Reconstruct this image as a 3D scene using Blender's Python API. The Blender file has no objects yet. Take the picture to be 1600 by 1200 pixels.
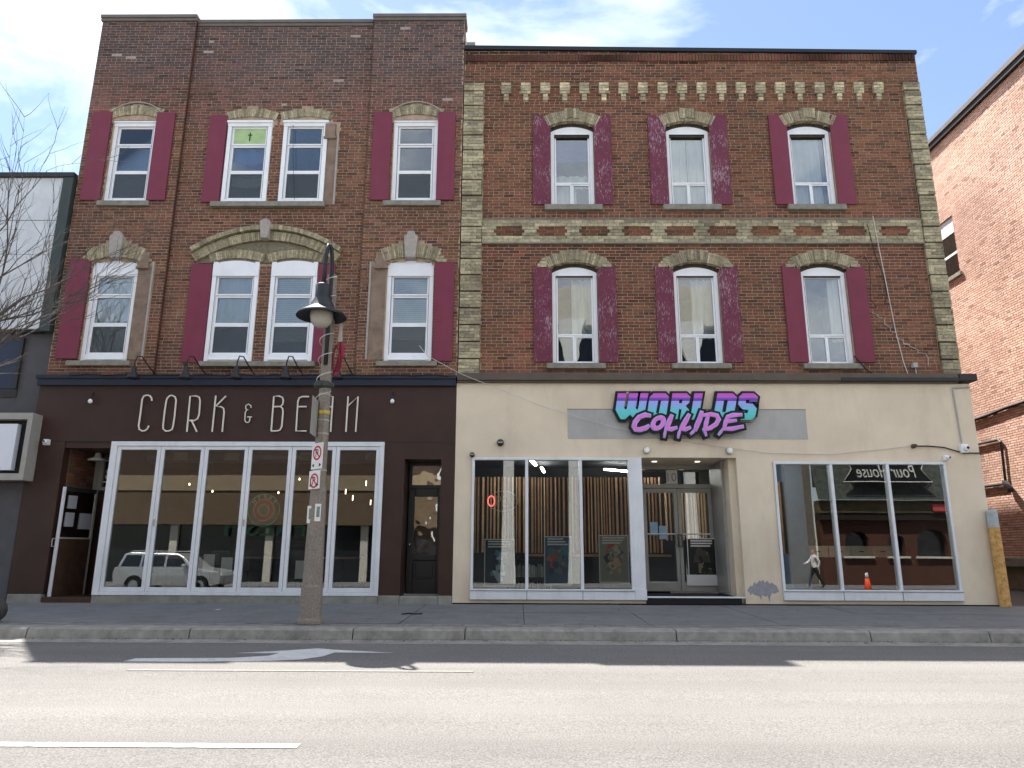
import bpy, bmesh, math, random
from mathutils import Vector, Matrix, noise as mn
R = math.radians
rng = random.Random(7)
S = bpy.context.scene
COL = S.collection

# ------------------------------------------------------------------ camera
F_PX, EYE = 1110.0, 0.98
PITCH, YAW, ROLL = R(13.28), R(0.5), R(0.2)
FW = Vector((-math.sin(YAW)*math.cos(PITCH), math.cos(YAW)*math.cos(PITCH), math.sin(PITCH)))
R0 = Vector((math.cos(YAW), math.sin(YAW), 0)); U0 = R0.cross(FW)
RT = R0*math.cos(ROLL) + U0*math.sin(ROLL); UP = U0*math.cos(ROLL) - R0*math.sin(ROLL)
cam = bpy.data.objects.new('camera', bpy.data.cameras.new('camera'))
COL.objects.link(cam); S.camera = cam
cam.data.sensor_width = 36; cam.data.lens = F_PX/1600*36; cam.data.clip_end = 2000; cam.data.clip_start = .05
m3 = Matrix((RT, UP, -FW)).transposed()
cam.matrix_world = Matrix.Translation((0, 0, EYE)) @ m3.to_4x4()

# ------------------------------------------------------------------ light
SUN_TO = Vector((-4.35, 5.85, 13.5)).normalized()      # towards the sun: behind the row, from the left
sun = bpy.data.objects.new('sun', bpy.data.lights.new('sun', 'SUN')); COL.objects.link(sun)
sun.data.energy = 5.0; sun.data.angle = R(.55); sun.data.color = (1, .965, .92)
sun.rotation_euler = SUN_TO.to_track_quat('Z', 'Y').to_euler()
W = bpy.data.worlds.new('World'); S.world = W; W.use_nodes = True
nt = W.node_tree; nt.nodes.clear()
def nd(tree, kind, **kw):
    n = tree.nodes.new(kind)
    for k, v in kw.items():
        if k == 'inp':
            for a, b in v.items(): n.inputs[a].default_value = b
        else: setattr(n, k, v)
    return n
def lk(tree, a, b): tree.links.new(a, b)
sky = nd(nt, 'ShaderNodeTexSky', sky_type='NISHITA', sun_disc=False)
sky.sun_elevation = math.asin(SUN_TO.z); sky.sun_rotation = math.atan2(SUN_TO.x, SUN_TO.y)
sky.air_density = 1.0; sky.dust_density = .3; sky.ozone_density = 2.0
tc = nd(nt, 'ShaderNodeTexCoord')
mp = nd(nt, 'ShaderNodeMapping'); mp.inputs['Scale'].default_value = (1.0, 1.6, 2.6); mp.inputs['Location'].default_value = (1.37, 2.11, .73)
no = nd(nt, 'ShaderNodeTexNoise', inp={'Scale': 1.5, 'Detail': 7, 'Roughness': .58, 'Distortion': .5})
rp = nd(nt, 'ShaderNodeValToRGB'); rp.color_ramp.elements[0].position = .45; rp.color_ramp.elements[1].position = .68
rp.color_ramp.elements[0].color = (.04, .04, .04, 1); rp.color_ramp.elements[1].color = (.95, .95, .95, 1)
mx = nd(nt, 'ShaderNodeMixRGB'); mx.inputs[2].default_value = (10.0, 10.2, 10.4, 1)
bg = nd(nt, 'ShaderNodeBackground'); bg.inputs['Strength'].default_value = .082
wo = nd(nt, 'ShaderNodeOutputWorld')
lk(nt, tc.outputs['Generated'], mp.inputs['Vector']); lk(nt, mp.outputs[0], no.inputs['Vector'])
lk(nt, no.outputs['Fac'], rp.inputs[0]); lk(nt, rp.outputs[0], mx.inputs[0]); lk(nt, sky.outputs[0], mx.inputs[1])
lk(nt, mx.outputs[0], bg.inputs[0]); lk(nt, bg.outputs[0], wo.inputs[0])
S.view_settings.view_transform = 'Standard'; S.view_settings.look = 'None'
S.view_settings.gamma = 1; S.view_settings.use_curve_mapping = False
S.view_settings.exposure = 1.52
S.render.engine = 'CYCLES'
S.cycles.use_denoising = True
S.cycles.max_bounces = 6; S.cycles.transparent_max_bounces = 10; S.cycles.diffuse_bounces = 3; S.cycles.glossy_bounces = 3
S.cycles.use_adaptive_sampling = True; S.cycles.adaptive_threshold = .02
S.cycles.caustics_reflective = False; S.cycles.caustics_refractive = False

# ------------------------------------------------------------------ helpers
def at(u, v, y):                      # point of the photograph on the upright plane at depth y
    d = RT*((u-800)/F_PX) + UP*((600-v)/F_PX) + FW
    t = y/d.y
    return Vector((d.x*t, y, EYE+d.z*t))
def atx(u, v, x):
    d = RT*((u-800)/F_PX) + UP*((600-v)/F_PX) + FW
    t = x/d.x
    return Vector((x, d.y*t, EYE+d.z*t))
def road_z(y): return -.225 - .0135*(10.4-y) - (.05*(4.6-y) if y < 4.6 else 0.)
def atr(u, v, lift=0.):               # on the sloping carriageway
    d = RT*((u-800)/F_PX) + UP*((600-v)/F_PX) + FW
    t = (-.225-.0135*10.4-EYE)/(d.z-.0135*d.y)
    return Vector((d.x*t, d.y*t, EYE+d.z*t+lift))
def s2l(c):
    c = c/255.
    return c/12.92 if c <= .04045 else ((c+.055)/1.055)**2.4
def rgb(r, g, b): return (s2l(r), s2l(g), s2l(b))

class MB:
    def __init__(s): s.v = []; s.f = []; s.c = []; s.m = []
    def add(s, vs, fs, col=None, mi=0):
        o = len(s.v); s.v += [tuple(p) for p in vs]; s.f += [tuple(i+o for i in f) for f in fs]
        s.m += [mi]*len(fs); s.c += [col or (1, 1, 1)]*len(vs); return s
    def box(s, x0, x1, y0, y1, z0, z1, col=None, mi=0, back=True):
        vs = [(x0,y0,z0),(x1,y0,z0),(x1,y0,z1),(x0,y0,z1),(x0,y1,z0),(x1,y1,z0),(x1,y1,z1),(x0,y1,z1)]
        fs = [(0,1,2,3),(1,5,6,2),(4,0,3,7),(3,2,6,7),(4,5,1,0)]
        if back: fs.append((5,4,7,6))
        return s.add(vs, fs, col, mi)
    def quad(s, a, b, c, d, col=None, mi=0): return s.add([a,b,c,d], [(0,1,2,3)], col, mi)
    def prism(s, poly, y0, y1, col=None, mi=0):          # outline in x,z counter-clockwise seen from -y
        n = len(poly)
        vs = [(x,y0,z) for x,z in poly] + [(x,y1,z) for x,z in poly]
        fs = [tuple(range(n)), tuple(range(2*n-1, n-1, -1))] + [(i, i+n, (i+1)%n+n, (i+1)%n) for i in range(n)]
        return s.add(vs, fs, col, mi)
    def obox(s, a, b, w, h, up=(0,0,1), col=None, mi=0):  # bar from a to b
        a = Vector(a); b = Vector(b); d = (b-a).normalized(); u = Vector(up)
        if abs(d.dot(u)) > .98: u = Vector((1,0,0))
        r = d.cross(u).normalized(); u = r.cross(d)
        vs = [p + r*sx*w/2 + u*sz*h/2 for p in (a,b) for sx,sz in ((-1,-1),(1,-1),(1,1),(-1,1))]
        return s.add(vs, [(3,2,1,0),(4,5,6,7),(0,1,5,4),(1,2,6,5),(2,3,7,6),(3,0,4,7)], col, mi)
    def tube(s, pts, r, n=6, col=None, mi=0, closed=False):
        pts = [Vector(p) for p in pts]; rs = r if isinstance(r, (list, tuple)) else [r]*len(pts)
        vs = []; m = len(pts); prev = None
        for i, p in enumerate(pts):
            if closed: d = pts[(i+1)%m]-pts[i-1]
            else: d = pts[min(i+1, m-1)]-pts[max(i-1, 0)]
            d.normalize()
            if prev is None:
                prev = Vector((0,1,0)) if abs(d.y) < .9 else Vector((1,0,0))
            a = (prev - d*prev.dot(d)).normalized(); b = d.cross(a); prev = a
            vs += [p + (a*math.cos(2*math.pi*k/n) + b*math.sin(2*math.pi*k/n))*rs[i] for k in range(n)]
        fs = []
        for i in range(m if closed else m-1):
            j = (i+1) % m
            fs += [(i*n+k, i*n+(k+1)%n, j*n+(k+1)%n, j*n+k) for k in range(n)]
        if not closed: fs += [tuple(range(n-1,-1,-1)), tuple((m-1)*n+k for k in range(n))]
        return s.add(vs, fs, col, mi)
    def lathe(s, prof, cx, cy, z0=0, n=16, col=None, mi=0, axis='z', rot=0):   # prof: (radius, height)
        vs = []
        for r, h in prof:
            for k in range(n):
                a = 2*math.pi*k/n + rot
                if axis == 'z': vs.append((cx+r*math.cos(a), cy+r*math.sin(a), z0+h))
                else: vs.append((cx+r*math.cos(a), cy+h, z0+r*math.sin(a)))
        fs = []
        for i in range(len(prof)-1):
            fs += [(i*n+k, i*n+(k+1)%n, (i+1)*n+(k+1)%n, (i+1)*n+k) for k in range(n)]
        fs += [tuple(range(n-1,-1,-1)), tuple((len(prof)-1)*n+k for k in range(n))]
        if axis != 'z': fs = [tuple(reversed(f)) for f in fs]
        return s.add(vs, fs, col, mi)
    def mesh(s, name, mats, smooth=False):
        me = bpy.data.meshes.new(name); me.from_pydata(s.v, [], s.f)
        ca = me.color_attributes.new('Col', 'FLOAT_COLOR', 'POINT')
        flat = []
        for c in s.c: flat += [c[0], c[1], c[2], 1.]
        ca.data.foreach_set('color', flat)
        for m in (mats if isinstance(mats, (list, tuple)) else [mats]): me.materials.append(m)
        if max(s.m, default=0): me.polygons.foreach_set('material_index', s.m)
        if smooth: me.polygons.foreach_set('use_smooth', [True]*len(s.f))
        me.update(); return me
    def build(s, name, mats, parent=None, smooth=False, bevel=0, kind=None, label=None):
        o = link(bpy.data.objects.new(name, s.mesh(name, mats, smooth)), parent)
        if bevel:
            b = o.modifiers.new('bevel', 'BEVEL'); b.width = bevel; b.segments = 2; b.limit_method = 'ANGLE'
        if kind: o['kind'] = kind
        if label: o['label'] = label
        return o
def link(o, parent=None):
    COL.objects.link(o)
    if parent is not None:
        o.parent = parent
        o.matrix_parent_inverse = Matrix.Translation(-world_loc(parent))
    return o
def world_loc(o):
    v = Vector(o.location)
    while o.parent is not None:
        # children keep the inverse of their parent, so a child's own location is already in world space
        break
    return v
def thing(name, label, cat, loc=(0,0,0), group=None):
    o = bpy.data.objects.new(name, None); COL.objects.link(o); o.location = loc; o.empty_display_size = .2
    return tag(o, label, cat, group)
def tag(o, label, cat, group=None):
    o['label'] = label; o['category'] = cat
    if group: o['group'] = group
    return o
def struct(o): o['kind'] = 'structure'; return o
def text_mesh(txt, size, mat, name, x, y, z, depth=.004, face='-y', width=None, parent=None, shear=0, height=None):
    cu = bpy.data.curves.new('lettering', 'FONT'); cu.body = txt; cu.size = size; cu.extrude = depth
    cu.align_x = 'CENTER'; cu.align_y = 'CENTER'; cu.resolution_u = 3; cu.shear = shear
    t = bpy.data.objects.new('lettering', cu); COL.objects.link(t)
    dg = bpy.context.evaluated_depsgraph_get()
    me = bpy.data.meshes.new_from_object(t.evaluated_get(dg)); COL.objects.unlink(t); bpy.data.objects.remove(t)
    xs = [v.co.x for v in me.vertices]; zs = [v.co.y for v in me.vertices]
    cx = (min(xs)+max(xs))/2; cz = (min(zs)+max(zs))/2
    sx = (width/(max(xs)-min(xs))) if width else 1
    sz = (height/(max(zs)-min(zs))) if height else (sx if width else 1)
    for v in me.vertices:
        a, b, c = (v.co.x-cx)*sx, (v.co.y-cz)*sz, v.co.z
        v.co = (x+a, y-c, z+b) if face == '-y' else (x-a, y+c, z+b)
    me.materials.clear(); me.materials.append(mat)
    return link(bpy.data.objects.new(name, me), parent)
def flat_shape(loops, y0, depth, name, mat, parent, inflate=0):      # x,z outlines with holes -> solid slab facing -y
    cu = bpy.data.curves.new('outline', 'CURVE'); cu.dimensions = '2D'; cu.fill_mode = 'BOTH'; cu.extrude = depth/2; cu.offset = inflate
    for lp in loops:
        sp = cu.splines.new('POLY'); sp.points.add(len(lp)-1); sp.use_cyclic_u = True
        for p, (x, z) in zip(sp.points, lp): p.co = (x, z, 0, 1)
    t = bpy.data.objects.new('outline', cu); COL.objects.link(t)
    dg = bpy.context.evaluated_depsgraph_get()
    me = bpy.data.meshes.new_from_object(t.evaluated_get(dg)); COL.objects.unlink(t); bpy.data.objects.remove(t)
    for v in me.vertices: v.co = (v.co.x, y0+depth/2-v.co.z, v.co.y)
    me.materials.clear(); me.materials.append(mat)
    return link(bpy.data.objects.new(name, me), parent)

# ------------------------------------------------------------------ materials
def M(name, col=None, rough=.7, var=.12, scale=4., bump=0., bscale=80., metal=0., spec=.35, attr=False, stain=0., sscale=.7, scol=(.25,.22,.18), streak=1., detail=6):
    m = bpy.data.materials.new(name); m.use_nodes = True; t = m.node_tree
    b = t.nodes['Principled BSDF']; b.inputs['Roughness'].default_value = rough; b.inputs['Metallic'].default_value = metal
    b.inputs['Specular IOR Level'].default_value = spec
    g = nd(t, 'ShaderNodeNewGeometry')
    n = nd(t, 'ShaderNodeTexNoise', inp={'Scale': scale, 'Detail': detail, 'Roughness': .62}); lk(t, g.outputs['Position'], n.inputs['Vector'])
    mr = nd(t, 'ShaderNodeMapRange', inp={'From Min': .25, 'From Max': .75, 'To Min': 1-var*1.6, 'To Max': 1+var*1.6}); lk(t, n.outputs['Fac'], mr.inputs['Value'])
    mul = nd(t, 'ShaderNodeVectorMath', operation='MULTIPLY'); lk(t, mr.outputs[0], mul.inputs[1])
    if attr:
        a = nd(t, 'ShaderNodeAttribute', attribute_name='Col'); lk(t, a.outputs['Color'], mul.inputs[0])
    else: mul.inputs[0].default_value = col
    out = mul.outputs[0]
    if stain:
        mpn = nd(t, 'ShaderNodeMapping'); mpn.inputs['Scale'].default_value = (1, 1, 1/streak); lk(t, g.outputs['Position'], mpn.inputs['Vector'])
        n2 = nd(t, 'ShaderNodeTexNoise', inp={'Scale': sscale, 'Detail': 8, 'Roughness': .68}); lk(t, mpn.outputs[0], n2.inputs['Vector'])
        r2 = nd(t, 'ShaderNodeMapRange', inp={'From Min': .5, 'From Max': .72, 'To Min': 0., 'To Max': stain}); lk(t, n2.outputs['Fac'], r2.inputs['Value'])
        mix = nd(t, 'ShaderNodeMixRGB'); mix.inputs[2].default_value = (*scol, 1); lk(t, r2.outputs[0], mix.inputs[0]); lk(t, out, mix.inputs[1]); out = mix.outputs[0]
    lk(t, out, b.inputs['Base Color'])
    if bump:
        n3 = nd(t, 'ShaderNodeTexNoise', inp={'Scale': bscale, 'Detail': 4, 'Roughness': .6}); lk(t, g.outputs['Position'], n3.inputs['Vector'])
        bp = nd(t, 'ShaderNodeBump', inp={'Strength': min(1., bump), 'Distance': .01}); lk(t, n3.outputs['Fac'], bp.inputs['Height']); lk(t, bp.outputs[0], b.inputs['Normal'])
    return m
def Emit(name, col, strength):
    m = bpy.data.materials.new(name); m.use_nodes = True; b = m.node_tree.nodes['Principled BSDF']
    b.inputs['Base Color'].default_value = (*col, 1); b.inputs['Emission Color'].default_value = (*col, 1); b.inputs['Emission Strength'].default_value = strength
    return m
def Glass(name, k=2.6, wav=0., wscale=2.5, tint=(.93,.96,.95)):
    m = bpy.data.materials.new(name); m.use_nodes = True; t = m.node_tree; t.nodes.clear()
    o = nd(t, 'ShaderNodeOutputMaterial'); tr = nd(t, 'ShaderNodeBsdfTransparent'); tr.inputs[0].default_value = (*tint, 1)
    gl = nd(t, 'ShaderNodeBsdfGlossy', inp={'Roughness': 0.}); mxs = nd(t, 'ShaderNodeMixShader')
    fr = nd(t, 'ShaderNodeFresnel', inp={'IOR': 1.5}); mm = nd(t, 'ShaderNodeMath', operation='MULTIPLY', use_clamp=True); mm.inputs[1].default_value = k
    lk(t, fr.outputs[0], mm.inputs[0]); lk(t, mm.outputs[0], mxs.inputs[0]); lk(t, tr.outputs[0], mxs.inputs[1]); lk(t, gl.outputs[0], mxs.inputs[2]); lk(t, mxs.outputs[0], o.inputs[0])
    if wav:
        g = nd(t, 'ShaderNodeNewGeometry'); n = nd(t, 'ShaderNodeTexNoise', inp={'Scale': wscale, 'Detail': 1}); lk(t, g.outputs['Position'], n.inputs['Vector'])
        bp = nd(t, 'ShaderNodeBump', inp={'Strength': wav, 'Distance': .02}); lk(t, n.outputs['Fac'], bp.inputs['Height']); lk(t, bp.outputs[0], gl.inputs['Normal'])
    return m
m_brick = M('brick', attr=True, rough=.88, var=.22, scale=22, bump=.6, bscale=120, spec=.2, stain=.35, sscale=.9, scol=rgb(70,62,58))
m_mortar = M('mortar', rgb(178,154,132), rough=.95, var=.2, scale=9, bump=.4, stain=.5, sscale=1.2, scol=rgb(128,108,94))
m_ybrick = M('buff_brick', attr=True, rough=.9, var=.28, scale=18, bump=.7, bscale=110, spec=.2, stain=.5, sscale=2.2, scol=rgb(92,86,66))
m_shademort = M('shade_dark_mortar', rgb(70,64,54), rough=.95, var=.2, scale=8)  # dark colour stands for shade in recessed joints and gaps
m_stone = M('sill_stone', rgb(138,134,122), rough=.9, var=.18, scale=8, bump=.4, stain=.4, sscale=3, scol=rgb(90,90,80))
m_key = M('carved_stone', rgb(168,160,150), rough=.9, var=.12, scale=14, bump=.5)
m_scar = M('bare_render', rgb(140,120,104), rough=.95, var=.25, scale=6, bump=.6, stain=.5, sscale=3, scol=rgb(105,86,74))
m_white = M('white_vinyl', rgb(242,243,244), rough=.45, var=.03, scale=3, spec=.4, stain=.2, sscale=2.5, scol=rgb(180,178,172), streak=3)
m_alu = M('white_aluminium', rgb(224,226,228), rough=.42, var=.04, scale=3, spec=.45, stain=.25, sscale=3, scol=rgb(150,148,142), streak=4)
m_alug = M('grey_aluminium', rgb(160,158,150), rough=.4, var=.06, scale=5, spec=.5)
m_line = M('dark_gasket', rgb(40,40,42), rough=.6)
m_shut = M('shutter_plain', rgb(122,52,70), rough=.6, var=.07, scale=3, bump=.1, spec=.3, stain=.12, sscale=3, scol=rgb(140,90,100), streak=6)
def peel():
    m = M('shutter_peeling', rgb(108,48,66), rough=.7, var=.1, scale=4, bump=.2)
    t = m.node_tree; b = t.nodes['Principled BSDF']; src = b.inputs['Base Color'].links[0].from_socket
    g = nd(t, 'ShaderNodeNewGeometry'); mpn = nd(t, 'ShaderNodeMapping'); mpn.inputs['Scale'].default_value = (1, 1, .22); lk(t, g.outputs['Position'], mpn.inputs['Vector'])
    n = nd(t, 'ShaderNodeTexNoise', inp={'Scale': 58, 'Detail': 5, 'Roughness': .6}); lk(t, mpn.outputs[0], n.inputs['Vector'])
    n2 = nd(t, 'ShaderNodeTexNoise', inp={'Scale': 2.6, 'Detail': 2}); lk(t, g.outputs['Position'], n2.inputs['Vector'])
    ad = nd(t, 'ShaderNodeMath', operation='MULTIPLY_ADD'); ad.inputs[1].default_value = .38; lk(t, n2.outputs['Fac'], ad.inputs[0]); lk(t, n.outputs['Fac'], ad.inputs[2])
    r = nd(t, 'ShaderNodeMapRange', inp={'From Min': .765, 'From Max': .85, 'To Min': 0, 'To Max': .75}); lk(t, ad.outputs[0], r.inputs['Value'])
    x = nd(t, 'ShaderNodeMixRGB'); x.inputs[2].default_value = (*rgb(176,150,158), 1); lk(t, r.outputs[0], x.inputs[0]); lk(t, src, x.inputs[1]); lk(t, x.outputs[0], b.inputs['Base Color'])
    return m
m_peel = peel()
m_glass = Glass('window_glass', 3.0)
m_oldglass = Glass('wavy_window_glass', 3.2, .08, 2.2)
m_shopglass = Glass('shop_glass', 2.8, .03, .9)
m_doorglass = Glass('old_door_glass', 6.0, .45, 3.0)
m_room = M('room_paint', rgb(96,100,104), rough=.9)
m_dark = M('dark_room', rgb(30,29,28), rough=.9)
m_black = M('black_paint', rgb(22,22,23), rough=.5, var=.05)
m_stucco = M('beige_stucco', rgb(224,209,184), rough=.92, var=.07, scale=.9, bump=.3, bscale=130, spec=.2, stain=.5, sscale=1.3, scol=rgb(192,176,152), streak=3.5)
m_patch = M('grey_painted_panel', rgb(176,175,170), rough=.85, var=.06, scale=2.2, bump=.15, stain=.35, sscale=1.6, scol=rgb(132,128,120), streak=3)
m_corn = M('brown_flashing', rgb(92,82,72), rough=.6, var=.12, scale=5)
m_cornd = M('dark_flashing', rgb(48,46,46), rough=.5, var=.1)
m_roofcap = M('grey_coping', rgb(112,104,98), rough=.7, var=.1)
m_roofblk = M('black_roof_flashing', rgb(30,32,38), rough=.5, var=.08)
m_brown = M('brown_fascia', rgb(60,40,31), rough=.55, var=.16, scale=1.4, spec=.35, stain=.3, sscale=1.1, scol=rgb(46,33,27), streak=2)
m_navy = M('navy_band', rgb(34,40,54), rough=.5, var=.08)
m_conc = M('weathered_concrete', rgb(140,138,128), rough=.95, var=.16, scale=5, bump=.4, stain=.5, sscale=1.8, scol=rgb(92,94,82))
m_side = M('sidewalk_concrete', rgb(116,115,114), rough=.93, var=.1, scale=3, bump=.3, bscale=140, stain=.45, sscale=.9, scol=rgb(82,82,82))
m_kerb = M('kerb_concrete', rgb(146,142,134), rough=.95, var=.18, scale=7, bump=.5, stain=.6, sscale=2.5, scol=rgb(95,92,84))
m_post = M('exposed_aggregate', rgb(138,129,118), rough=.95, var=.3, scale=55, bump=.8, bscale=70, stain=.3, sscale=3, scol=rgb(96,92,86))
m_lampblk = M('black_lamp_paint', rgb(20,22,24), rough=.5, var=.05, spec=.5)
m_sgnw = M('sign_white', rgb(226,224,218), rough=.6, var=.03)
m_paper = M('aged_paper', rgb(158,160,164), rough=.8, var=.05)
m_sgnblk = M('sign_black', rgb(26,26,26), rough=.6)
m_sgnred = M('sign_red', rgb(190,34,44), rough=.6)
m_letter = M('cream_letter', rgb(228,222,208), rough=.5, var=.04)
m_wood = M('slat_wood', rgb(168,128,92), rough=.6, var=.22, scale=5)
m_woodd = M('dark_wood', rgb(66,46,34), rough=.6, var=.25, scale=6)
m_wire = M('white_cable', rgb(205,202,196), rough=.6)
m_wireb = M('black_cable', rgb(22,22,22), rough=.6)
m_bark = M('bare_bark', rgb(92,86,82), rough=.95, var=.25, scale=20)
m_curt = M('white_curtain', rgb(238,240,240), rough=.95, var=.05)
m_curtb = M('blue_sheet', rgb(104,116,178), rough=.95, var=.08)
m_screen = bpy.data.materials.new('insect_screen'); m_screen.use_nodes = True
_t = m_screen.node_tree; _t.nodes.clear()
_o = nd(_t, 'ShaderNodeOutputMaterial'); _a = nd(_t, 'ShaderNodeBsdfTransparent'); _b = nd(_t, 'ShaderNodeBsdfDiffuse'); _b.inputs[0].default_value = (*rgb(92,96,98), 1)
_x = nd(_t, 'ShaderNodeMixShader'); _x.inputs[0].default_value = .62
lk(_t, _a.outputs[0], _x.inputs[1]); lk(_t, _b.outputs[0], _x.inputs[2]); lk(_t, _x.outputs[0], _o.inputs[0])

# ------------------------------------------------------------------ ground, road, pavement
g = MB(); g.quad((-400,-300,-1.4),(400,-300,-1.4),(400,500,-1.4),(-400,500,-1.4))
struct(g.build('ground', M('far_ground', rgb(120,118,112), rough=.95, var=.1, scale=.5)))
def asphalt():
    m = M('asphalt', rgb(116,113,109), rough=.93, var=.05, scale=.55, bump=.75, bscale=85, spec=.25, stain=.3, sscale=.9, scol=rgb(106,103,100))
    t = m.node_tree; b = t.nodes['Principled BSDF']; src = b.inputs['Base Color'].links[0].from_socket
    g_ = nd(t, 'ShaderNodeNewGeometry'); n = nd(t, 'ShaderNodeTexNoise', inp={'Scale': 75, 'Detail': 2, 'Roughness': .7}); lk(t, g_.outputs['Position'], n.inputs['Vector'])
    r = nd(t, 'ShaderNodeMapRange', inp={'From Min': .3, 'From Max': .7, 'To Min': .55, 'To Max': 1.4}); lk(t, n.outputs['Fac'], r.inputs['Value'])
    mu = nd(t, 'ShaderNodeVectorMath', operation='MULTIPLY'); lk(t, src, mu.inputs[0]); lk(t, r.outputs[0], mu.inputs[1]); out = mu.outputs[0]
    mw = nd(t, 'ShaderNodeMapping'); mw.inputs['Scale'].default_value = (.05, 1, 1); lk(t, g_.outputs['Position'], mw.inputs['Vector'])
    nw = nd(t, 'ShaderNodeTexNoise', inp={'Scale': 1.1, 'Detail': 5, 'Roughness': .6}); lk(t, mw.outputs[0], nw.inputs['Vector'])
    rw_ = nd(t, 'ShaderNodeMapRange', inp={'From Min': .3, 'From Max': .7, 'To Min': .86, 'To Max': 1.12}); lk(t, nw.outputs['Fac'], rw_.inputs['Value'])
    mu2 = nd(t, 'ShaderNodeVectorMath', operation='MULTIPLY'); lk(t, out, mu2.inputs[0]); lk(t, rw_.outputs[0], mu2.inputs[1]); out = mu2.outputs[0]
    mpn = nd(t, 'ShaderNodeMapping'); mpn.inputs['Scale'].default_value = (.16, 1, 1); lk(t, g_.outputs['Position'], mpn.inputs['Vector'])
    v = nd(t, 'ShaderNodeTexVoronoi', feature='DISTANCE_TO_EDGE', inp={'Scale': .55}); 
    nn = nd(t, 'ShaderNodeTexNoise', inp={'Scale': 1.2, 'Detail': 5}); lk(t, g_.outputs['Position'], nn.inputs['Vector'])
    ad = nd(t, 'ShaderNodeVectorMath', operation='ADD'); lk(t, mpn.outputs[0], ad.inputs[0]); lk(t, nn.outputs['Color'], ad.inputs[1]); lk(t, ad.outputs[0], v.inputs['Vector'])
    rc = nd(t, 'ShaderNodeMapRange', inp={'From Min': .0, 'From Max': .006, 'To Min': .22, 'To Max': 0}); lk(t, v.outputs['Distance'], rc.inputs['Value'])
    x = nd(t, 'ShaderNodeMixRGB'); x.inputs[2].default_value = (*rgb(84,82,80), 1); lk(t, rc.outputs[0], x.inputs[0]); lk(t, out, x.inputs[1]); lk(t, x.outputs[0], b.inputs['Base Color'])
    return m
g = MB()
for ya, yb in ((-4.5,-1.5),(-1.5,1.5),(1.5,4.6),(4.6,6.5),(6.5,8.5),(8.5,10.45)):
    g.quad((-60,ya,road_z(ya)),(60,ya,road_z(ya)),(60,yb,road_z(yb)),(-60,yb,road_z(yb)))
road = struct(g.build('road', asphalt()))
m_paint = M('road_paint', rgb(170,167,162), rough=.8, var=.1, scale=30, bump=.3, stain=.75, sscale=9, scol=rgb(146,142,137))
def road_mark(name, pix, lift=.004):
    b = MB(); pts = [atr(u, v, lift) for u, v in pix]; b.add(pts, [tuple(range(len(pts)))])
    o = b.build(name, M('lane_arrow_paint', rgb(204,202,198), rough=.8, var=.1, scale=20, stain=.55, sscale=6, scol=rgb(150,148,144)), road); return o
yl = atr(700, 1049.5).y; yd = atr(200, 1165).y
b = MB(); zl = road_z(yl)+.004; b.quad((atr(190,1050).x,yl-.045,zl+.0005),(atr(740,1050).x,yl-.045,zl+.0005),(atr(740,1050).x,yl+.045,zl),(atr(190,1050).x,yl+.045,zl)); b.build('lane_line', M('worn_road_paint', rgb(126,123,118), rough=.9, var=.12, scale=20, stain=.8, sscale=7, scol=rgb(116,113,109)), road)
b = MB(); zd = road_z(yd)+.004; xe = atr(470,1163).x; nn = 160; lo_, hi_ = [], []
for i in range(nn+1):
    x = -9+(xe+9)*i/nn; lo_.append((x, yd-.052+.014*mn.noise(Vector((x*9,1,0)))+.008*mn.noise(Vector((x*37,2,0))), zd)); hi_.append((x, yd+.052+.014*mn.noise(Vector((x*9,5,0)))+.008*mn.noise(Vector((x*37,6,0))), zd+.0012))
b.add(lo_+hi_, [(i, i+1, nn+2+i, nn+1+i) for i in range(nn)]); b.build('lane_line', m_paint, road)
road_mark('turn_arrow', [(192,1034),(300,1034.5),(420,1033),(470,1031),(505,1026),(522,1020),(618,1020.5),(520,1015.5),(498,1013.5),(442,1017),(368,1021),(436,1021),(420,1025),(360,1028.5),(212,1029)])

# pavement: slabs on a base
side = MB(); side.quad((-60,10.55,-.085),(60,10.55,-.085),(60,14.5,-.02),(-60,14.5,-.02))
side.quad((9.6,14.5,-.02),(14.2,14.5,-.02),(14.2,60,-.02),(9.6,60,-.02)); side.quad((-60,14.5,-.02),(-9.9,14.5,-.02),(-9.9,15.5,-.02),(-60,15.5,-.02))
sidewalk = struct(side.build('sidewalk', M('joint_dirt', rgb(84,80,74), rough=.95)))
xs = [-13.2, -11.3, -9.35, -7.4, -5.5, -3.6, -1.75, .1, 1.95, 3.9, 5.8, 7.7, 9.6, 11.5, 13.4]
def sz_(y): return -.07 + (y-10.55)*(.068/3.85)
for i in range(len(xs)-1):
    for (ya, yb) in ((11.0, 12.72), (12.72, 14.34)):
        dz = rng.uniform(-.004, .004); ca = rng.uniform(.9, 1.08); e = .006
        b = MB(); x0, x1 = xs[i]+e, xs[i+1]-e
        b.add([(x0,ya+e,sz_(ya)+dz-.03),(x1,ya+e,sz_(ya)+dz-.03),(x1,yb-e,sz_(yb)+dz-.03),(x0,yb-e,sz_(yb)+dz-.03),
               (x0,ya+e,sz_(ya)+dz),(x1,ya+e,sz_(ya)+dz),(x1,yb-e,sz_(yb)+dz),(x0,yb-e,sz_(yb)+dz)],
              [(4,5,6,7),(0,1,5,4),(1,2,6,5),(2,3,7,6),(3,0,4,7)])
        b.build('paving_slab', m_side, sidewalk)
m_paver = M('clay_paver', attr=True, rough=.9, var=.15, scale=12, bump=.3)
pv = MB(); x = -13.
while x < 14:
    for r_ in range(2):
        c_ = rng.uniform(.85, 1.1); cc = tuple(q*c_ for q in rgb(132,126,122)); y0 = 10.72 + r_*.14
        pv.box(x+.004, x+.21, y0+.004, y0+.134, -.09, sz_(y0)+rng.uniform(-.003,.003), cc)
    x += .214
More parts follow.
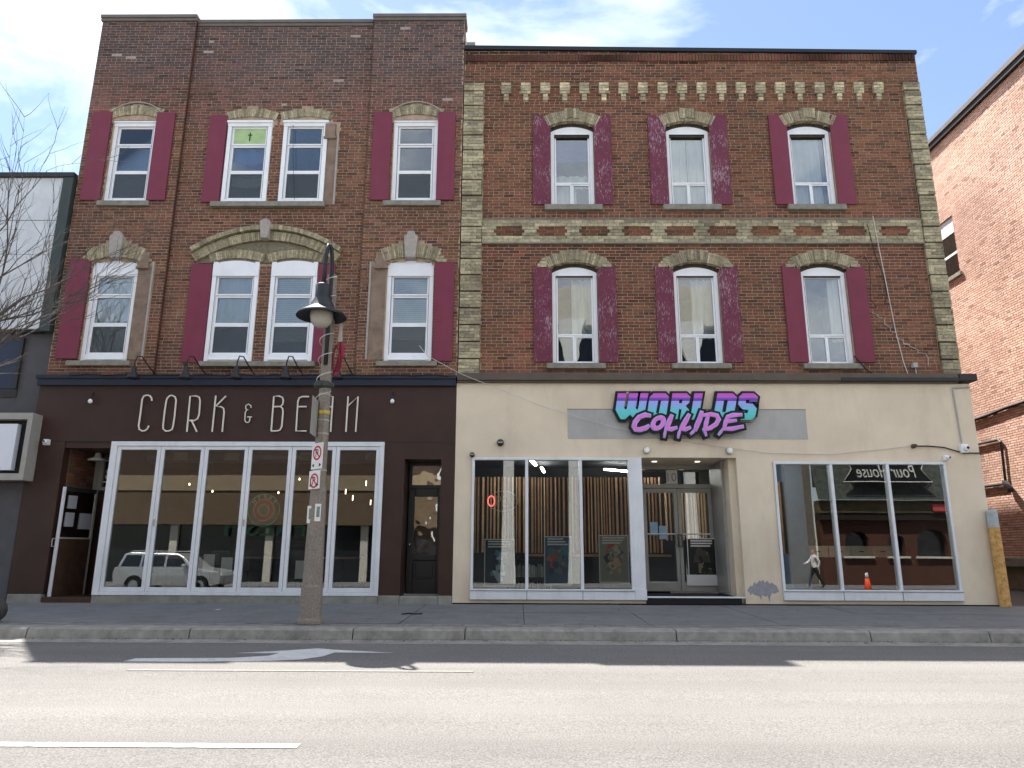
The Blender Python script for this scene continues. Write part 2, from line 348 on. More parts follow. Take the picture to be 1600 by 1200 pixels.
pv.build('pavers', m_paver, sidewalk, kind='stuff')
kx = [at(u, 990, 10.45).x for u in (47, 553, 727, 1055, 1356, 1541)]
kx = [kx[0]-6.2, kx[0]-3.1] + kx[:1] + [(kx[0]+kx[1])/2] + kx[1:] + [kx[-1]+2, kx[-1]+4]
for i in range(len(kx)-1):
    b = MB(); x0, x1 = kx[i]+.008, kx[i+1]-.008
    pr = [(10.36,-.30),(10.36,-.20),(10.385,-.095),(10.42,-.072),(10.71,-.068),(10.71,-.30)]
    n = len(pr); b.add([(x0,y,z) for y,z in pr]+[(x1,y,z) for y,z in pr], [tuple(range(n-1,-1,-1)), tuple(range(n,2*n))]+[(i_, (i_+1)%n, (i_+1)%n+n, i_+n) for i_ in range(n)])
    b.build('kerb_stone', m_kerb, sidewalk)
b = MB(); b.quad((-14,10.05,road_z(10.05)+.003),(16,10.05,road_z(10.05)+.003),(16,10.37,road_z(10.37)+.012),(-14,10.37,road_z(10.37)+.012)); b.build('gutter', m_kerb, sidewalk)

# ------------------------------------------------------------------ brickwork
CH, BL = .0708, .2325
def arch_half(hw, zs, zc, z):            # half width of an opening with a segmental head
    if z <= zs: return hw
    if z >= zc: return None
    h = zc-zs; r_ = (hw*hw+h*h)/(2*h); dz = z-(zc-r_)
    return math.sqrt(max(0, r_*r_-dz*dz))
class Wall:
    """red brick wall in the x-z plane: courses cut around openings; returns bricks and mortar"""
    def __init__(s, y, x0, x1, z0, ztop, col, yoff=lambda x, z: 0., u='x'):
        s.y, s.x0, s.x1, s.z0, s.zt, s.col, s.yoff = y, x0, x1, z0, ztop, col, yoff
        s.holes = []; s.cuts = []           # holes go through; cuts only leave out bricks
    def ivals(s, z, holes, x0, x1):
        iv = [(x0, x1)]
        for h in holes:
            r_ = h(z)
            if not r_: continue
            a, b_ = r_; new = []
            for p, q in iv:
                if b_ <= p or a >= q: new.append((p, q)); continue
                if a > p: new.append((p, a))
                if b_ < q: new.append((b_, q))
            iv = new
        return iv
    def run(s, breaks):
        """breaks: list of (x0,x1,dy) bays"""
        bricks = []; mort = MB(); k = 0; z = s.z0
        while z < s.zt(0)+.2:
            zm = z+CH/2
            for (bx0, bx1, dy) in breaks:
                ztop = s.zt((bx0+bx1)/2)
                if z >= ztop: continue
                z1 = min(z+CH, ztop)
                for (p, q) in s.ivals(zm, s.holes, bx0, bx1):
                    yy = s.y+dy+.006
                    mort.quad((p,yy,z),(q,yy,z),(q,yy,z1),(p,yy,z1))
                    if p > bx0+1e-4: mort.quad((p,yy+.3,z),(p,yy,z),(p,yy,z1),(p,yy+.3,z1))
                    if q < bx1-1e-4: mort.quad((q,yy,z),(q,yy+.3,z),(q,yy+.3,z1),(q,yy,z1))
                header = k % 8 == 5
                L = BL/2 if header else BL
                ph = (k % 2)*L/2 + rng.uniform(-.02, .02) + (.06 if header else 0)
                full = s.ivals(zm, s.holes+s.cuts, bx0, bx1)
                n0 = int((bx0-s.x0)/L)-2
                xx = s.x0+n0*L+ph
                while xx < bx1:
                    for (p, q) in full:
                        a, b_ = max(xx, p), min(xx+L, q)
                        if b_-a > .035:
                            bricks.append((a, b_, z+.0, z1, s.y+dy, (not header) and b_-a > L-.001, dy))
                    xx += L
            z += CH; k += 1
        return bricks, mort
def lay(bricks, colfn, parent, mat, pick, yflip=None):
    """the pick() largest stretchers become objects of their own, the rest one mesh"""
    J = .0068
    fulls = sorted([b for b in bricks if b[5]], key=pick)[:300]; chosen = set(id(b) for b in fulls)
    pal = {}
    st = MB()
    for b in bricks:
        x0, x1, z0, z1, y, full, dy = b
        c = colfn((x0+x1)/2, (z0+z1)/2); jy = rng.uniform(-.0025, .0025); jz = rng.uniform(-.0012, .0012)
        if id(b) in chosen:
            key = tuple(round(q*45) for q in c)
            if key not in pal:
                q = MB(); q.box(-BL/2+J, BL/2-J, 0, .014, -CH/2+J, CH/2-J, tuple(k_/45 for k_ in key), back=False); pal[key] = q.mesh('brick', mat)
            o = bpy.data.objects.new('brick', pal[key]); COL.objects.link(o); o.parent = parent
            o.location = ((x0+x1)/2, y+jy, (z0+z1)/2+jz) 
            if yflip: o.rotation_euler = (0,0,yflip[0]); o.location = yflip[1](o.location)
        else:
            st.box(x0+J, x1-J, y+jy, y+.014, z0+J+jz, z1-J+jz, c, back=False)
    if yflip:
        st.v = [tuple(yflip[1](Vector(p))) for p in st.v]
    o = st.build('brickwork', mat, parent, kind='stuff'); return o
def fb(x, z, s, seed=0): return mn.noise(Vector((x*s, z*s, seed*13.7)))

def voussoirs(mb, cx, hw, zs, zc, th, y0, y1, n, colf, lift=0.):
    h = zc-zs; r_ = (hw*hw+h*h)/(2*h); z_c = zc-r_; a0 = math.asin(hw/r_)
    for i in range(n):
        a, b_ = -a0+2*a0*i/n, -a0+2*a0*(i+1)/n
        g_ = .0035/r_
        pts = [(cx+math.sin(t_)*rr, z_c+math.cos(t_)*rr) for rr, t_ in ((r_, a+g_), (r_, b_-g_), (r_+th, b_-g_), (r_+th, a+g_))]
        jy = rng.uniform(-.006, .004)
        mb.prism(pts, y0+jy, y1, colf())
def buff():
    k = rng.uniform(1.15, 1.7); return tuple(q*k for q in rng.choice([rgb(146,138,112), rgb(137,128,105), rgb(155,144,118), rgb(126,118,98)]))

YF = 14.4
# ------------------------------------------------------------------ upper windows
def frame_ring(mb, x0, x1, z0, z1, w, y0, y1):
    mb.box(x0, x1, y0, y1, z0, z0+w); mb.box(x0, x1, y0, y1, z1-w, z1)
    mb.box(x0, x0+w, y0, y1, z0+w, z1-w); mb.box(x1-w, x1, y0, y1, z0+w, z1-w)
def room(parent, x0, x1, z0, z1, y0, depth=2.2, mat=None):
    b = MB(); X0, X1, Z0, Z1, y1 = x0-.5, x1+.5, z0-.5, z1+.25, y0+depth
    b.quad((X0,y1,Z0),(X1,y1,Z0),(X1,y1,Z1),(X0,y1,Z1)); b.quad((X0,y0,Z0),(X0,y1,Z0),(X0,y1,Z1),(X0,y0,Z1)); b.quad((X1,y1,Z0),(X1,y0,Z0),(X1,y0,Z1),(X1,y1,Z1))
    b.quad((X0,y0,Z1),(X0,y1,Z1),(X1,y1,Z1),(X1,y0,Z1)); b.quad((X0,y0,Z0),(X1,y0,Z0),(X1,y1,Z0),(X0,y1,Z0))
    # front wall round the opening
    b.quad((X0,y0,Z0),(X0,y0,Z1),(x0,y0,Z1),(x0,y0,Z0)); b.quad((x1,y0,Z0),(x1,y0,Z1),(X1,y0,Z1),(X1,y0,Z0))
    b.quad((x0,y0,Z0),(x0,y0,z0),(x1,y0,z0),(x1,y0,Z0)); b.quad((x0,y0,z1),(x0,y0,Z1),(x1,y0,Z1),(x1,y0,z1))
    b.build('room', mat or m_room, parent)
def curtain(parent, x0, x1, z0, z1, y, mat, amp=.025, waves=7, sag=0., name='curtain'):
    b = MB(); n = 36; vs = []; ph = rng.uniform(0, 6)
    rows = 5
    for j in range(rows):
        for i in range(n+1):
            f = i/n; s_ = sag*math.sin(math.pi*f)*(j/(rows-1))
            vs.append((x0+(x1-x0)*f, y+amp*math.sin(ph+f*waves*6.283+.5*math.sin(f*9+j*.4)), z1-(z1-z0)*j/(rows-1)-s_))
    b.add(vs, [(j*(n+1)+i, (j+1)*(n+1)+i, (j+1)*(n+1)+i+1, j*(n+1)+i+1) for j in range(rows-1) for i in range(n)])
    b.build(name, mat, parent, smooth=True)
def arch_poly(cx, hw, z0, zs, zc, n=12):
    h = zc-zs; r_ = (hw*hw+h*h)/(2*h); a0 = math.asin(hw/r_)
    return [(cx-hw, z0), (cx+hw, z0)] + [(cx+math.sin(a0-2*a0*i/n)*r_, zc-r_+math.cos(a0-2*a0*i/n)*r_) for i in range(n+1)]
def left_window(B, cx, z0, zt, arched, inner):
    """white three-light window of the left house; z0 sill, zt top"""
    hw = .505; y = YF+.07
    fr = MB()
    fr.box(cx-hw, cx-hw+.10, y-.02, y+.09, z0+.001, zt-.02); fr.box(cx+hw-.10, cx+hw, y-.02, y+.09, z0+.001, zt-.02)
    zin0 = z0+ (.17 if arched else .09); zin1 = zt-(.34 if arched else .12)
    fr.box(cx-hw+.1, cx+hw-.1, y-.018, y+.09, z0, zin0)
    if arched:
        fr.prism(arch_poly(cx, hw-.002, zt-.36, zt-.085, zt), y-.035, y+.09)
        fr.box(cx-hw+.09, cx+hw-.09, y-.05, y-.018, z0+.04, z0+.065)
    else:
        fr.box(cx-hw-.005, cx+hw+.005, y-.03, y+.09, zin1, zt)
        fr.box(cx-hw-.02, cx+hw+.02, y-.06, y+.02, zt-.035, zt+.02)
    w = fr.build('window', m_white, B, bevel=.006)
    H = zin1-zin0; L, Rr = cx-hw+.10, cx+hw-.10
    zz = [zin0, zin0+H*.375, zin0+H*.745, zin1]
    for i in range(3):
        s = MB(); yy = y+(.02 if i == 0 else .035 if i == 1 else .015)
        frame_ring(s, L+.004, Rr-.004, zz[i]+.003, zz[i+1]-.003, .042 if i < 2 else .036, yy, yy+.045)
        s.build('sash', m_white, w, bevel=.004)
        p = MB(); p.box(L+.042, Rr-.042, yy+.02, yy+.026, zz[i]+.04, zz[i+1]-.035); p.build('pane', m_glass, w)
        if i == 0:
            q = MB(); q.quad((L+.042,yy+.008,zz[0]+.042),(Rr-.042,yy+.008,zz[0]+.042),(Rr-.042,yy+.008,zz[1]-.04),(L+.042,yy+.008,zz[1]-.04)); q.build('insect_screen', m_screen, w)
    gk = MB(); gk.box(L-.006, L+.001, y-.022, y-.0185, zin0, zin1); gk.box(Rr-.001, Rr+.006, y-.022, y-.0185, zin0, zin1); gk.build('gasket', m_line, w)
    if inner == 'cross':
        b = MB(); b.box(L+.043, Rr-.043, y+.026, y+.032, zz[2]+.04, zz[3]-.037); b.build('green_panel', M('green_panel', rgb(172,196,140), rough=.5), w)
        b = MB(); zc = (zz[2]+zz[3])/2; b.box(cx-.012, cx+.012, y+.021, y+.025, zc-.12, zc+.1); b.box(cx-.045, cx+.045, y+.0195, y+.0235, zc+.025, zc+.048); b.build('cross', m_sgnblk, w)
        curtain(w, L+.02, Rr-.02, zz[2]-.33, zz[2]-.02, y+.2, m_curtb, .02, 3, .05)
        curtain(w, L+.02, Rr-.02, zz[1]-.24, zz[1]-.04, y+.2, m_curt, .02, 3, .05)
    if inner in ('lace', 'pale'):
        curtain(w, L, Rr, zz[1]+.02 if inner == 'lace' else zz[1]+.1, zz[3], y+.097, m_curt, .010, 6)
    if inner == 'blind':
        b = MB(); z_ = zz[3]; zb = zz[0]+ (.30 if cx < -4 else .32)
        while z_ > zb:
            b.add([(L,y+.086,z_),(Rr,y+.086,z_),(Rr,y+.096,z_+.046),(L,y+.096,z_+.046)], [(0,1,2,3)]); z_ -= .046
        b.build('slat_blind', M('vinyl_blind', rgb(240,242,242), rough=.6, var=.03), w, kind='stuff')
    room(w, cx-hw+.05, cx+hw-.05, zin0-.05, zin1+.05, y+.095)
    return w
def right_window(B, cx, z0, zt, inner):
    hw = .485; y = YF+.14; zs = zt-.13
    fr = MB()
    fr.box(cx-hw, cx-hw+.085, y-.03, y+.09, z0, zs); fr.box(cx+hw-.085, cx+hw, y-.03, y+.09, z0, zs)
    zin1 = zt-.20; zin0 = z0+.045
    fr.box(cx-hw+.085, cx+hw-.085, y-.03, y+.09, z0, zin0)
    fr.prism(arch_poly(cx, hw, zin1, zs+.001, zt), y-.032, y+.09)
    w = fr.build('window', m_white, B, bevel=.006)
    L, Rr = cx-hw+.085, cx+hw-.085; zm = zin0+(zin1-zin0)*.31
    for (a, b_, za, zb, yy) in ((L, Rr, zm, zin1, y+.02), (L, cx-.015, zin0, zm, y+.02), (cx-.015, Rr, zin0, zm, y+.035)):
        s = MB(); frame_ring(s, a+.002, b_-.002, za+.002, zb-.002, .036, yy, yy+.04); s.build('sash', m_white, w, bevel=.004)
        p = MB(); p.box(a+.036, b_-.036, yy+.018, yy+.024, za+.036, zb-.034); p.build('pane', m_oldglass, w)
    gk = MB(); gk.box(L-.005, L+.001, y-.034, y-.0305, zin0, zin1); gk.box(L, Rr, y-.0345, y-.031, zin1-.012, zin1); gk.build('gasket', m_line, w)
    yc = y+.125
    if inner == 'sheet':
        b = MB(); n = 24; vs = []
        for j in range(9):
            for i in range(n+1):
                f = i/n; d = j/8
                vs.append((L+(Rr-L)*f, yc+.03*math.sin(d*22+3*math.cos((f-.5)*2.4)), zin1-.0-.62*d-.13*math.sin(math.pi*f)*math.sin(math.pi*min(1,d*1.1))))
        b.add(vs, [(j*(n+1)+i, (j+1)*(n+1)+i, (j+1)*(n+1)+i+1, j*(n+1)+i+1) for j in range(8) for i in range(n)]); b.build('blue_sheet', m_curtb, w, smooth=True)
        curtain(w, L, cx+.1, z0, zm+.3, yc+.1, m_curt, .03, 2)
        curtain(w, cx, Rr, zm, zm+.32, yc+.14, m_curt, .03, 2)
    if inner == 'full':
        curtain(w, L, cx-.015, z0, zin1, yc, m_curt, .02, 3); curtain(w, cx+.015, Rr, z0, zin1, yc, m_curt, .02, 3)
    if inner == 'part':
        curtain(w, L, Rr-.1, z0, zin1, yc, m_curt, .03, 5)
    if inner == 'edge':
        curtain(w, Rr-.26, Rr, zm-.1, zin1, yc, m_curt, .03, 2)
    if inner == 'haze':
        curtain(w, cx-.05, Rr, zm, zin1, yc+.12, m_curt, .03, 3)
    room(w, cx-hw+.03, cx+hw-.03, zin0-.03, zin1+.03, y+.095, mat=m_dark if inner in ('edge',) else None)
    return w
def sill(B, x0, x1, z, y, h=.12):
    b = MB(); b.box(x0, x1, y-.07, y+.09, z-h, z); b.build('sill', m_stone, B, bevel=.012)
def shutter(B, x0, x1, z0, z1, y, mat, lean=0., cutr=0.):
    b = MB(); t_ = .035
    pts = [(x0, z0), (x1, z0), (x1+lean, z1), (x0+lean, z1)]
    b.prism(pts, y-t_-.012, y-.012)
    o = b.build('shutter', mat, B, bevel=.004)
    return o

# ------------------------------------------------------------------ left house
LH = thing('brick_house', 'three-storey brick house with dark brown ground floor, thin cream lettering and plum shutters', 'building', (-5.6, YF, 0))
XL0, XL1 = -9.9, -1.275
wl = [(-8.77, 'L'), (-6.15, 'a'), (-4.87, 'b'), (-2.335, 'R')]
lw = Wall(YF, XL0, XL1, 4.42, lambda x: 13.22 if -7.66 < x < -3.4 else 13.3, None)
for cx, k in wl:
    lw.holes.append(lambda z, cx=cx: (cx-.505, cx+.505) if 8.54 < z < 10.57 else None)
    def h2(z, cx=cx):
        hwid = arch_half(.505, 7.06, 7.15, z)
        return (cx-hwid, cx+hwid) if hwid and z > 4.86 else None
    lw.holes.append(h2)
def band(x0, x1, z0, z1): return lambda z: (x0, x1) if z0 < z < z1 else None
# places where brick is hidden by stone arches and bare strips
for cx, k in wl:
    def c3(z, cx=cx):
        hwid = arch_half(.60, 10.66, 10.98, z); return (cx-hwid, cx+hwid) if hwid and z > 10.5 else None
    lw.cuts.append(c3)
for x0, x1, z0, z1 in ((-8.255,-7.9,4.9,7.1), (-3.2,-2.85,4.9,7.08), (-4.36,-4.1,8.5,10.55)): lw.cuts.append(band(x0, x1, z0, z1))
for cx in (-8.77, -2.335):
    def c2(z, cx=cx):
        hwid = arch_half(.74, 7.16, 7.62, z); return (cx-hwid, cx+hwid) if hwid and z > 7.0 else None
    lw.cuts.append(c2)
def cbig(z):
    hwid = arch_half(1.53, 7.30, 7.95, z); return (-5.51-hwid, -5.51+hwid) if hwid and z > 7.05 else None
lw.cuts.append(cbig)
def lcol(x, z):
    t_ = min(1, max(0, (z-10.9)/1.2)); n_ = fb(x, z, .5, 1)*.5 + fb(x, z, 1.7, 2)*.5
    lo = rng.choice([rgb(118,80,65), rgb(111,73,60), rgb(102,69,57), rgb(124,86,70), rgb(94,68,59), rgb(115,74,63)])
    hi = rng.choice([rgb(92,72,72), rgb(84,70,74), rgb(104,78,76), rgb(78,66,68)])
    t_ = min(1, max(0, t_+n_*.5)) if t_ > 0 else 0
    md = rng.choice([rgb(112,74,68), rgb(92,68,62), rgb(124,80,72)])
    c = [a*(1-t_)+b_*t_ for a, b_ in zip(lo if z < 10.5 else md, hi)]
    k_ = 1+n_*.35
    if rng.random() < .11: k_ *= .68
    if rng.random() < .012 and z > 11: return rgb(170,158,150)
    h_ = .5+.5*fb(x, z, .33, 21); return tuple(q*k_*w_ for q, w_ in zip(c, (1.17-.06*h_, 1.22+.09*h_, 1.20-.05*h_)))
bl, mo = lw.run([(XL0, -7.66, 0), (-7.66, -3.42, .085), (-3.42, XL1, 0)])
LW = mo.build('wall', m_mortar, LH)
for bay_x, s_ in ((-7.66, -1), (-3.42, 1)):     # returns of the projecting bays, toothed in brick
    b = MB(); z = 4.42; i = 0
    b.box(bay_x+s_*.02-.01, bay_x+s_*.02+.01, YF+.012, YF+.11, 4.42, 13.22, rgb(150,132,116))
    while z < 13.2:
        b.box(*sorted((bay_x-s_*.006, bay_x+s_*.03)), YF+.004, YF+.095, z+.006, z+CH-.006, tuple(q*rng.uniform(.55,.9) for q in rgb(112,78,66))); z += CH; i += 1
    b.build('bay_return', m_brick, LW, kind='stuff')
near = lambda b_: (b_[2]-.98)**2 + ((b_[0]+b_[1])/2)**2 + 207
lay(bl, lcol, LW, m_brick, near)
b = MB(); b.box(XL0, XL1, YF+.32, YF+9, 4.3, 13.1); b.build('house_core', m_mortar, LH) if False else None
# party walls, roof and back so that the house is a body
b = MB(); b.quad((XL0,YF+.02,0),(XL0,YF+11,0),(XL0,YF+11,13.2),(XL0,YF+.02,13.2)); b.quad((XL1,YF+.3,12),(XL1,YF+11,12),(XL1,YF+11,13.2),(XL1,YF+.3,13.2)); b.quad((XL0,YF+11,0),(XL1,YF+11,0),(XL1,YF+11,13.2),(XL0,YF+11,13.2)); b.quad((XL0,YF+.3,12.9),(XL1,YF+.3,12.9),(XL1,YF+11,12.9),(XL0,YF+11,12.9))
b.quad((XL0,YF+.31,12.9),(XL1,YF+.31,12.9),(XL1,YF+.31,13.2),(XL0,YF+.31,13.2)); b.build('side_wall', m_mortar, LH)
for x0, x1, zt, dy in ((XL0-.03, -7.63, 13.3, 0), (-7.63, -3.45, 13.22, .085), (-3.45, XL1+.04, 13.3, 0)):
    b = MB(); b.box(x0, x1, YF+dy-.06, YF+.42, zt, zt+.085); b.box(x0+.004, x1-.004, YF+dy-.035, YF+.4, zt-.075, zt); b.build('coping', m_roofcap, LH, bevel=.006)
# missing shutters: bare strips
for x0, x1, z0, z1, side_ in ((-8.255,-7.93,4.9,7.0,'R'), (-3.2,-2.86,4.9,7.0,'L'), (-4.36,-4.12,8.5,10.2,'R')):
    b = MB(); b.box(x0, x1, YF-.006+(.085 if x0 < -4 and x0 > -7 else 0), YF+.12, z0, z1); b.build('bare_strip', m_scar, LH)
    e = MB(); xe = x1 if side_ == 'R' else x0
    e.box(xe-.02, xe+.02, YF-.03+(.085 if x0 < -4 and x0 > -7 else 0), YF+.1, z0, z1+.1); e.build('strip_edge', m_key, LH)
    c_ = MB(); xc = (x0+x1)/2 + (-.06 if side_ == 'R' else .06); yo = .085 if x0 < -4 and x0 > -7 else 0
    c_.box(xc-.12, xc+.12, YF-.05+yo, YF+.1, z1-.02, z1+.32); c_.box(xc-.14, xc+.14, YF-.07+yo, YF+.1, z1-.07, z1-.02); c_.build('label_stop', m_scar, LH, bevel=.01)
# window heads
for cx, k in wl:
    yo = .085 if k in 'ab' else 0.
    mb = MB(); voussoirs(mb, cx, .56, 10.62, 10.72, .24 if k in 'LR' else .2, YF-.02+yo, YF+.2, 26, buff)
    mb.build('window_arch', m_ybrick, LH, kind='stuff')
    if k in 'LR':
        t = MB(); h = .34; r_ = (.64**2+h*h)/(2*h); a0 = math.asin(.64/r_)
        t.tube([(cx+math.sin(-a0+2*a0*i/14)*r_, YF-.03, 11.03-r_+math.cos(-a0+2*a0*i/14)*r_) for i in range(15)], .016, 5); t.build('hood_line', m_key, LH)
for cx, k in wl:
    yo = .085 if k in 'ab' else 0.
    b = MB(); b.prism(arch_poly(cx, .555, 10.57, 10.625, 10.725), YF+.01+yo, YF+.2); b.build('head_board', M('weathered_board', rgb(150,146,138), rough=.9, var=.2, scale=9), LH)
for cx in (-8.77, -2.335):
    mb = MB(); voussoirs(mb, cx, .57, 7.10, 7.20, .30, YF-.05, YF+.2, 30, buff); 
    for sx in (-1, 1):
        for j in range(3): mb.box(*(sorted((cx+sx*.58, cx+sx*(.78-.06*j)))), YF-.04, YF+.1, 7.09+j*.075, 7.155+j*.075, buff())
    mb.build('window_arch', m_ybrick, LH, kind='stuff')
    k = MB(); k.prism([(cx-.11,7.16),(cx+.11,7.16),(cx+.155,7.66),(cx+.09,7.70),(cx+.07,7.78),(cx-.07,7.78),(cx-.09,7.70),(cx-.155,7.66)], YF-.13, YF+.1); k.build('keystone', m_key, LH, bevel=.015)
mb = MB()
for cx in (-6.15, -4.87): voussoirs(mb, cx, .565, 7.11, 7.21, .19, YF+.03, YF+.25, 26, buff)
mb.build('window_arch', m_ybrick, LH, kind='stuff')
mb = MB(); voussoirs(mb, -5.51, 1.52, 7.12, 7.62, .20, YF+.0, YF+.2, 76, buff); mb.build('relieving_arch', m_ybrick, LH, kind='stuff')
mb = MB(); voussoirs(mb, -5.51, 1.60, 7.33, 7.85, .10, YF-.07, YF+.2, 52, buff); mb.build('hood_mould', m_ybrick, LH, kind='stuff')
tp = MB(); hb = arch_poly(-5.51, 1.50, 7.1, 7.105, 7.6); tp.prism(hb, YF+.06, YF+.2, rgb(128,120,100)); 
tp.build('tympanum', m_ybrick, LH)
k = MB(); k.prism([(-5.62,7.62),(-5.46,7.62),(-5.43,8.02),(-5.55,8.09),(-5.67,8.02)], YF-.12, YF+.1); k.build('keystone', m_key, LH, bevel=.015)
for z0, zt, arched, inn in ((8.54, 10.57, False, ('', 'cross', '', '')), (4.86, 7.15, True, ('lace2', 'lace', 'blind', 'blind'))):
    for (cx, k), i_ in zip(wl, inn):
        left_window(LH, cx, z0, zt, arched, i_ if i_ != 'lace2' else 'pale')
sill(LH, -9.36, -8.2, 8.54, YF); sill(LH, -6.85, -4.3, 8.54, YF+.04); sill(LH, -3.0, -1.72, 8.54, YF)
sill(LH, -9.5, -8.15, 4.86, YF, .11); sill(LH, -6.72, -4.28, 4.86, YF+.04, .11); sill(LH, -2.98, -1.7, 4.86, YF, .11)
for x0, x1, z0, z1, y in ((-9.76,-9.32,8.56,10.78,YF), (-8.28,-7.86,8.56,10.76,YF), (-7.09,-6.69,8.55,10.74,YF+.085), (-3.3,-2.88,8.56,10.76,YF), (-1.83,-1.43,8.56,10.76,YF),
                          (-9.76,-9.3,4.91,7.16,YF), (-7.13,-6.67,4.85,7.08,YF+.085), (-4.35,-3.98,4.85,7.08,YF+.085), (-1.8,-1.38,4.86,7.08,YF)):
    shutter(LH, x0, x1, z0, z1, y, m_shut)

# ------------------------------------------------------------------ right house
RH = thing('brick_house', 'three-storey brick house with beige stuccoed shop front and buff brick corbels', 'building', (4, YF, 0))
XR0, XR1 = -1.255, 9.22
wr = [1.22, 3.84, 6.585]
rtop = lambda x: 12.40
rw = Wall(YF+.05, XR0, XR1, 4.42, rtop, None)
for cx in wr:
    def h3(z, cx=cx):
        w_ = arch_half(.535, 10.40, 10.55, z); return ((cx-w_, cx+w_) if z > 10.3 else (cx-.495, cx+.495)) if w_ and z > 8.46 else None
    def h2(z, cx=cx):
        w_ = arch_half(.555, 6.96, 7.11, z); return ((cx-w_, cx+w_) if z > 6.88 else (cx-.495, cx+.495)) if w_ and z > 4.83 else None
    rw.holes += [h3, h2]
    def c3(z, cx=cx):
        w_ = arch_half(.66, 10.50, 10.82, z); return (cx-w_, cx+w_) if w_ and z > 10.34 else None
    def c2(z, cx=cx):
        w_ = arch_half(.80, 7.06, 7.40, z); return (cx-w_, cx+w_) if w_ and z > 6.98 else None
    rw.cuts += [c3, c2]
QL, QR = (XR0, -.80), (8.84, XR1)
for q0, q1 in (QL, QR): rw.cuts.append(band(q0, q1, 4.3, 11.53))
rw.cuts.append(band(-.8, 8.84, 11.53, 12.6)); rw.cuts.append(band(XR0, -.8, 11.53, 12.6)); rw.cuts.append(band(8.84, XR1, 11.53, 12.6))
cstep = (8.277+.283)/19
corb = [-.283+i*cstep for i in range(20)]
for x in corb:
    rw.cuts.append(band(x-.112, x+.112, 11.26, 11.53)); rw.cuts.append(band(x-.055, x+.055, 11.08, 11.26))
rw.cuts.append(band(-.8, 8.84, 7.57, 8.10))
def rcol(x, z):
    n_ = fb(x, z, .45, 5)*.5 + fb(x, z, 1.6, 6)*.5
    c = rng.choice([rgb(110,70,56), rgb(117,74,58), rgb(101,65,53), rgb(123,79,62), rgb(91,62,52), rgb(116,69,57)])
    if rng.random() < .11: c = tuple(q*.66 for q in c)
    if rng.random() < .012 or (n_ > .38 and rng.random() < .18): c = rgb(128,72,62)
    k_ = 1+n_*.5
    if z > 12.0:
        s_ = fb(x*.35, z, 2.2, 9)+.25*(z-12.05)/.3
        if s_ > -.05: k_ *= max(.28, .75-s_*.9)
    if z < 4.75: k_ *= 1.05
    h_ = .5+.5*fb(x, z, .33, 22); return tuple(q*k_*w_ for q, w_ in zip(c, (1.14-.06*h_, 1.20+.11*h_, 1.18-.08*h_)))
br, mo = rw.run([(XR0, XR1, 0)])
RW = mo.build('wall', m_mortar, RH)
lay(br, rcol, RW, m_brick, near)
# projecting top zone, in the same plane as the quoins
rt = Wall(YF, XR0, XR1, 11.53, rtop, None); btop, mo = rt.run([(XR0, XR1, 0)]); mo.build('parapet', m_mortar, RH)
btop = [(*b_[:5], False, b_[6]) for b_ in btop]
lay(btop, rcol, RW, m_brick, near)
b = MB(); b.quad((XR0,YF+.01,11.53),(XR0,YF+.08,11.53),(XR1,YF+.08,11.53),(XR1,YF+.01,11.53)); b.build('parapet_soffit', m_mortar, RH)
# soldier course under the roof edge
st = MB(); x = XR0+.01
while x < XR1-.07:
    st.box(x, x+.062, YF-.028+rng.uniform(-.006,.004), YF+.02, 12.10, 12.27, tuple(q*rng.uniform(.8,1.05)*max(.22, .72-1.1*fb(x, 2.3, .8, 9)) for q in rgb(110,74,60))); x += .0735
st.build('soldier_course', m_brick, RH, kind='stuff')
# belt course
bc = MB(); z = 7.57
panels = [-.80+.30+i*.937+.30 for i in range(10)]
for rc_ in range(7):
    hwp = {2: .285, 3: .335, 4: .285}.get(rc_, 0)
    cuts_ = [-.80]
    for p_ in panels:
        if hwp: cuts_ += [p_-hwp, p_+hwp]
    cuts_.append(8.84)
    for k in range(len(cuts_)-1):
        red = hwp and k % 2 == 1; x = cuts_[k]; first = BL if (rc_ % 2) else BL/2
        while x < cuts_[k+1]-.02:
            xb = min(x+first, cuts_[k+1]); first = BL
            if cuts_[k+1]-xb < .05: xb = cuts_[k+1]
            c_ = rcol(x, z) if red else tuple(q*(1+.25*fb(x, z, 1.1, 3)) for q in buff())
            bc.box(x+.004, xb-.004, YF+.05+(-.010 if red else -.035)+rng.uniform(-.004,.003), YF+.07, z+.004, z+.0757-.003, c_, back=False); x = xb
    z += .0757
bc.build('belt_course', m_ybrick, RH, kind='stuff')
b = MB(); b.box(-.80, 8.84, YF-.004, YF+.06, 7.535, 7.57); b.box(-.8, 8.84, YF+.0, YF+.06, 8.1, 8.125); b.build('belt_ledge', m_stone, RH)
b = MB(); b.box(-.80, 8.84, YF+.045, YF+.065, 7.57, 8.1); b.build('belt_mortar', m_mortar, RH)
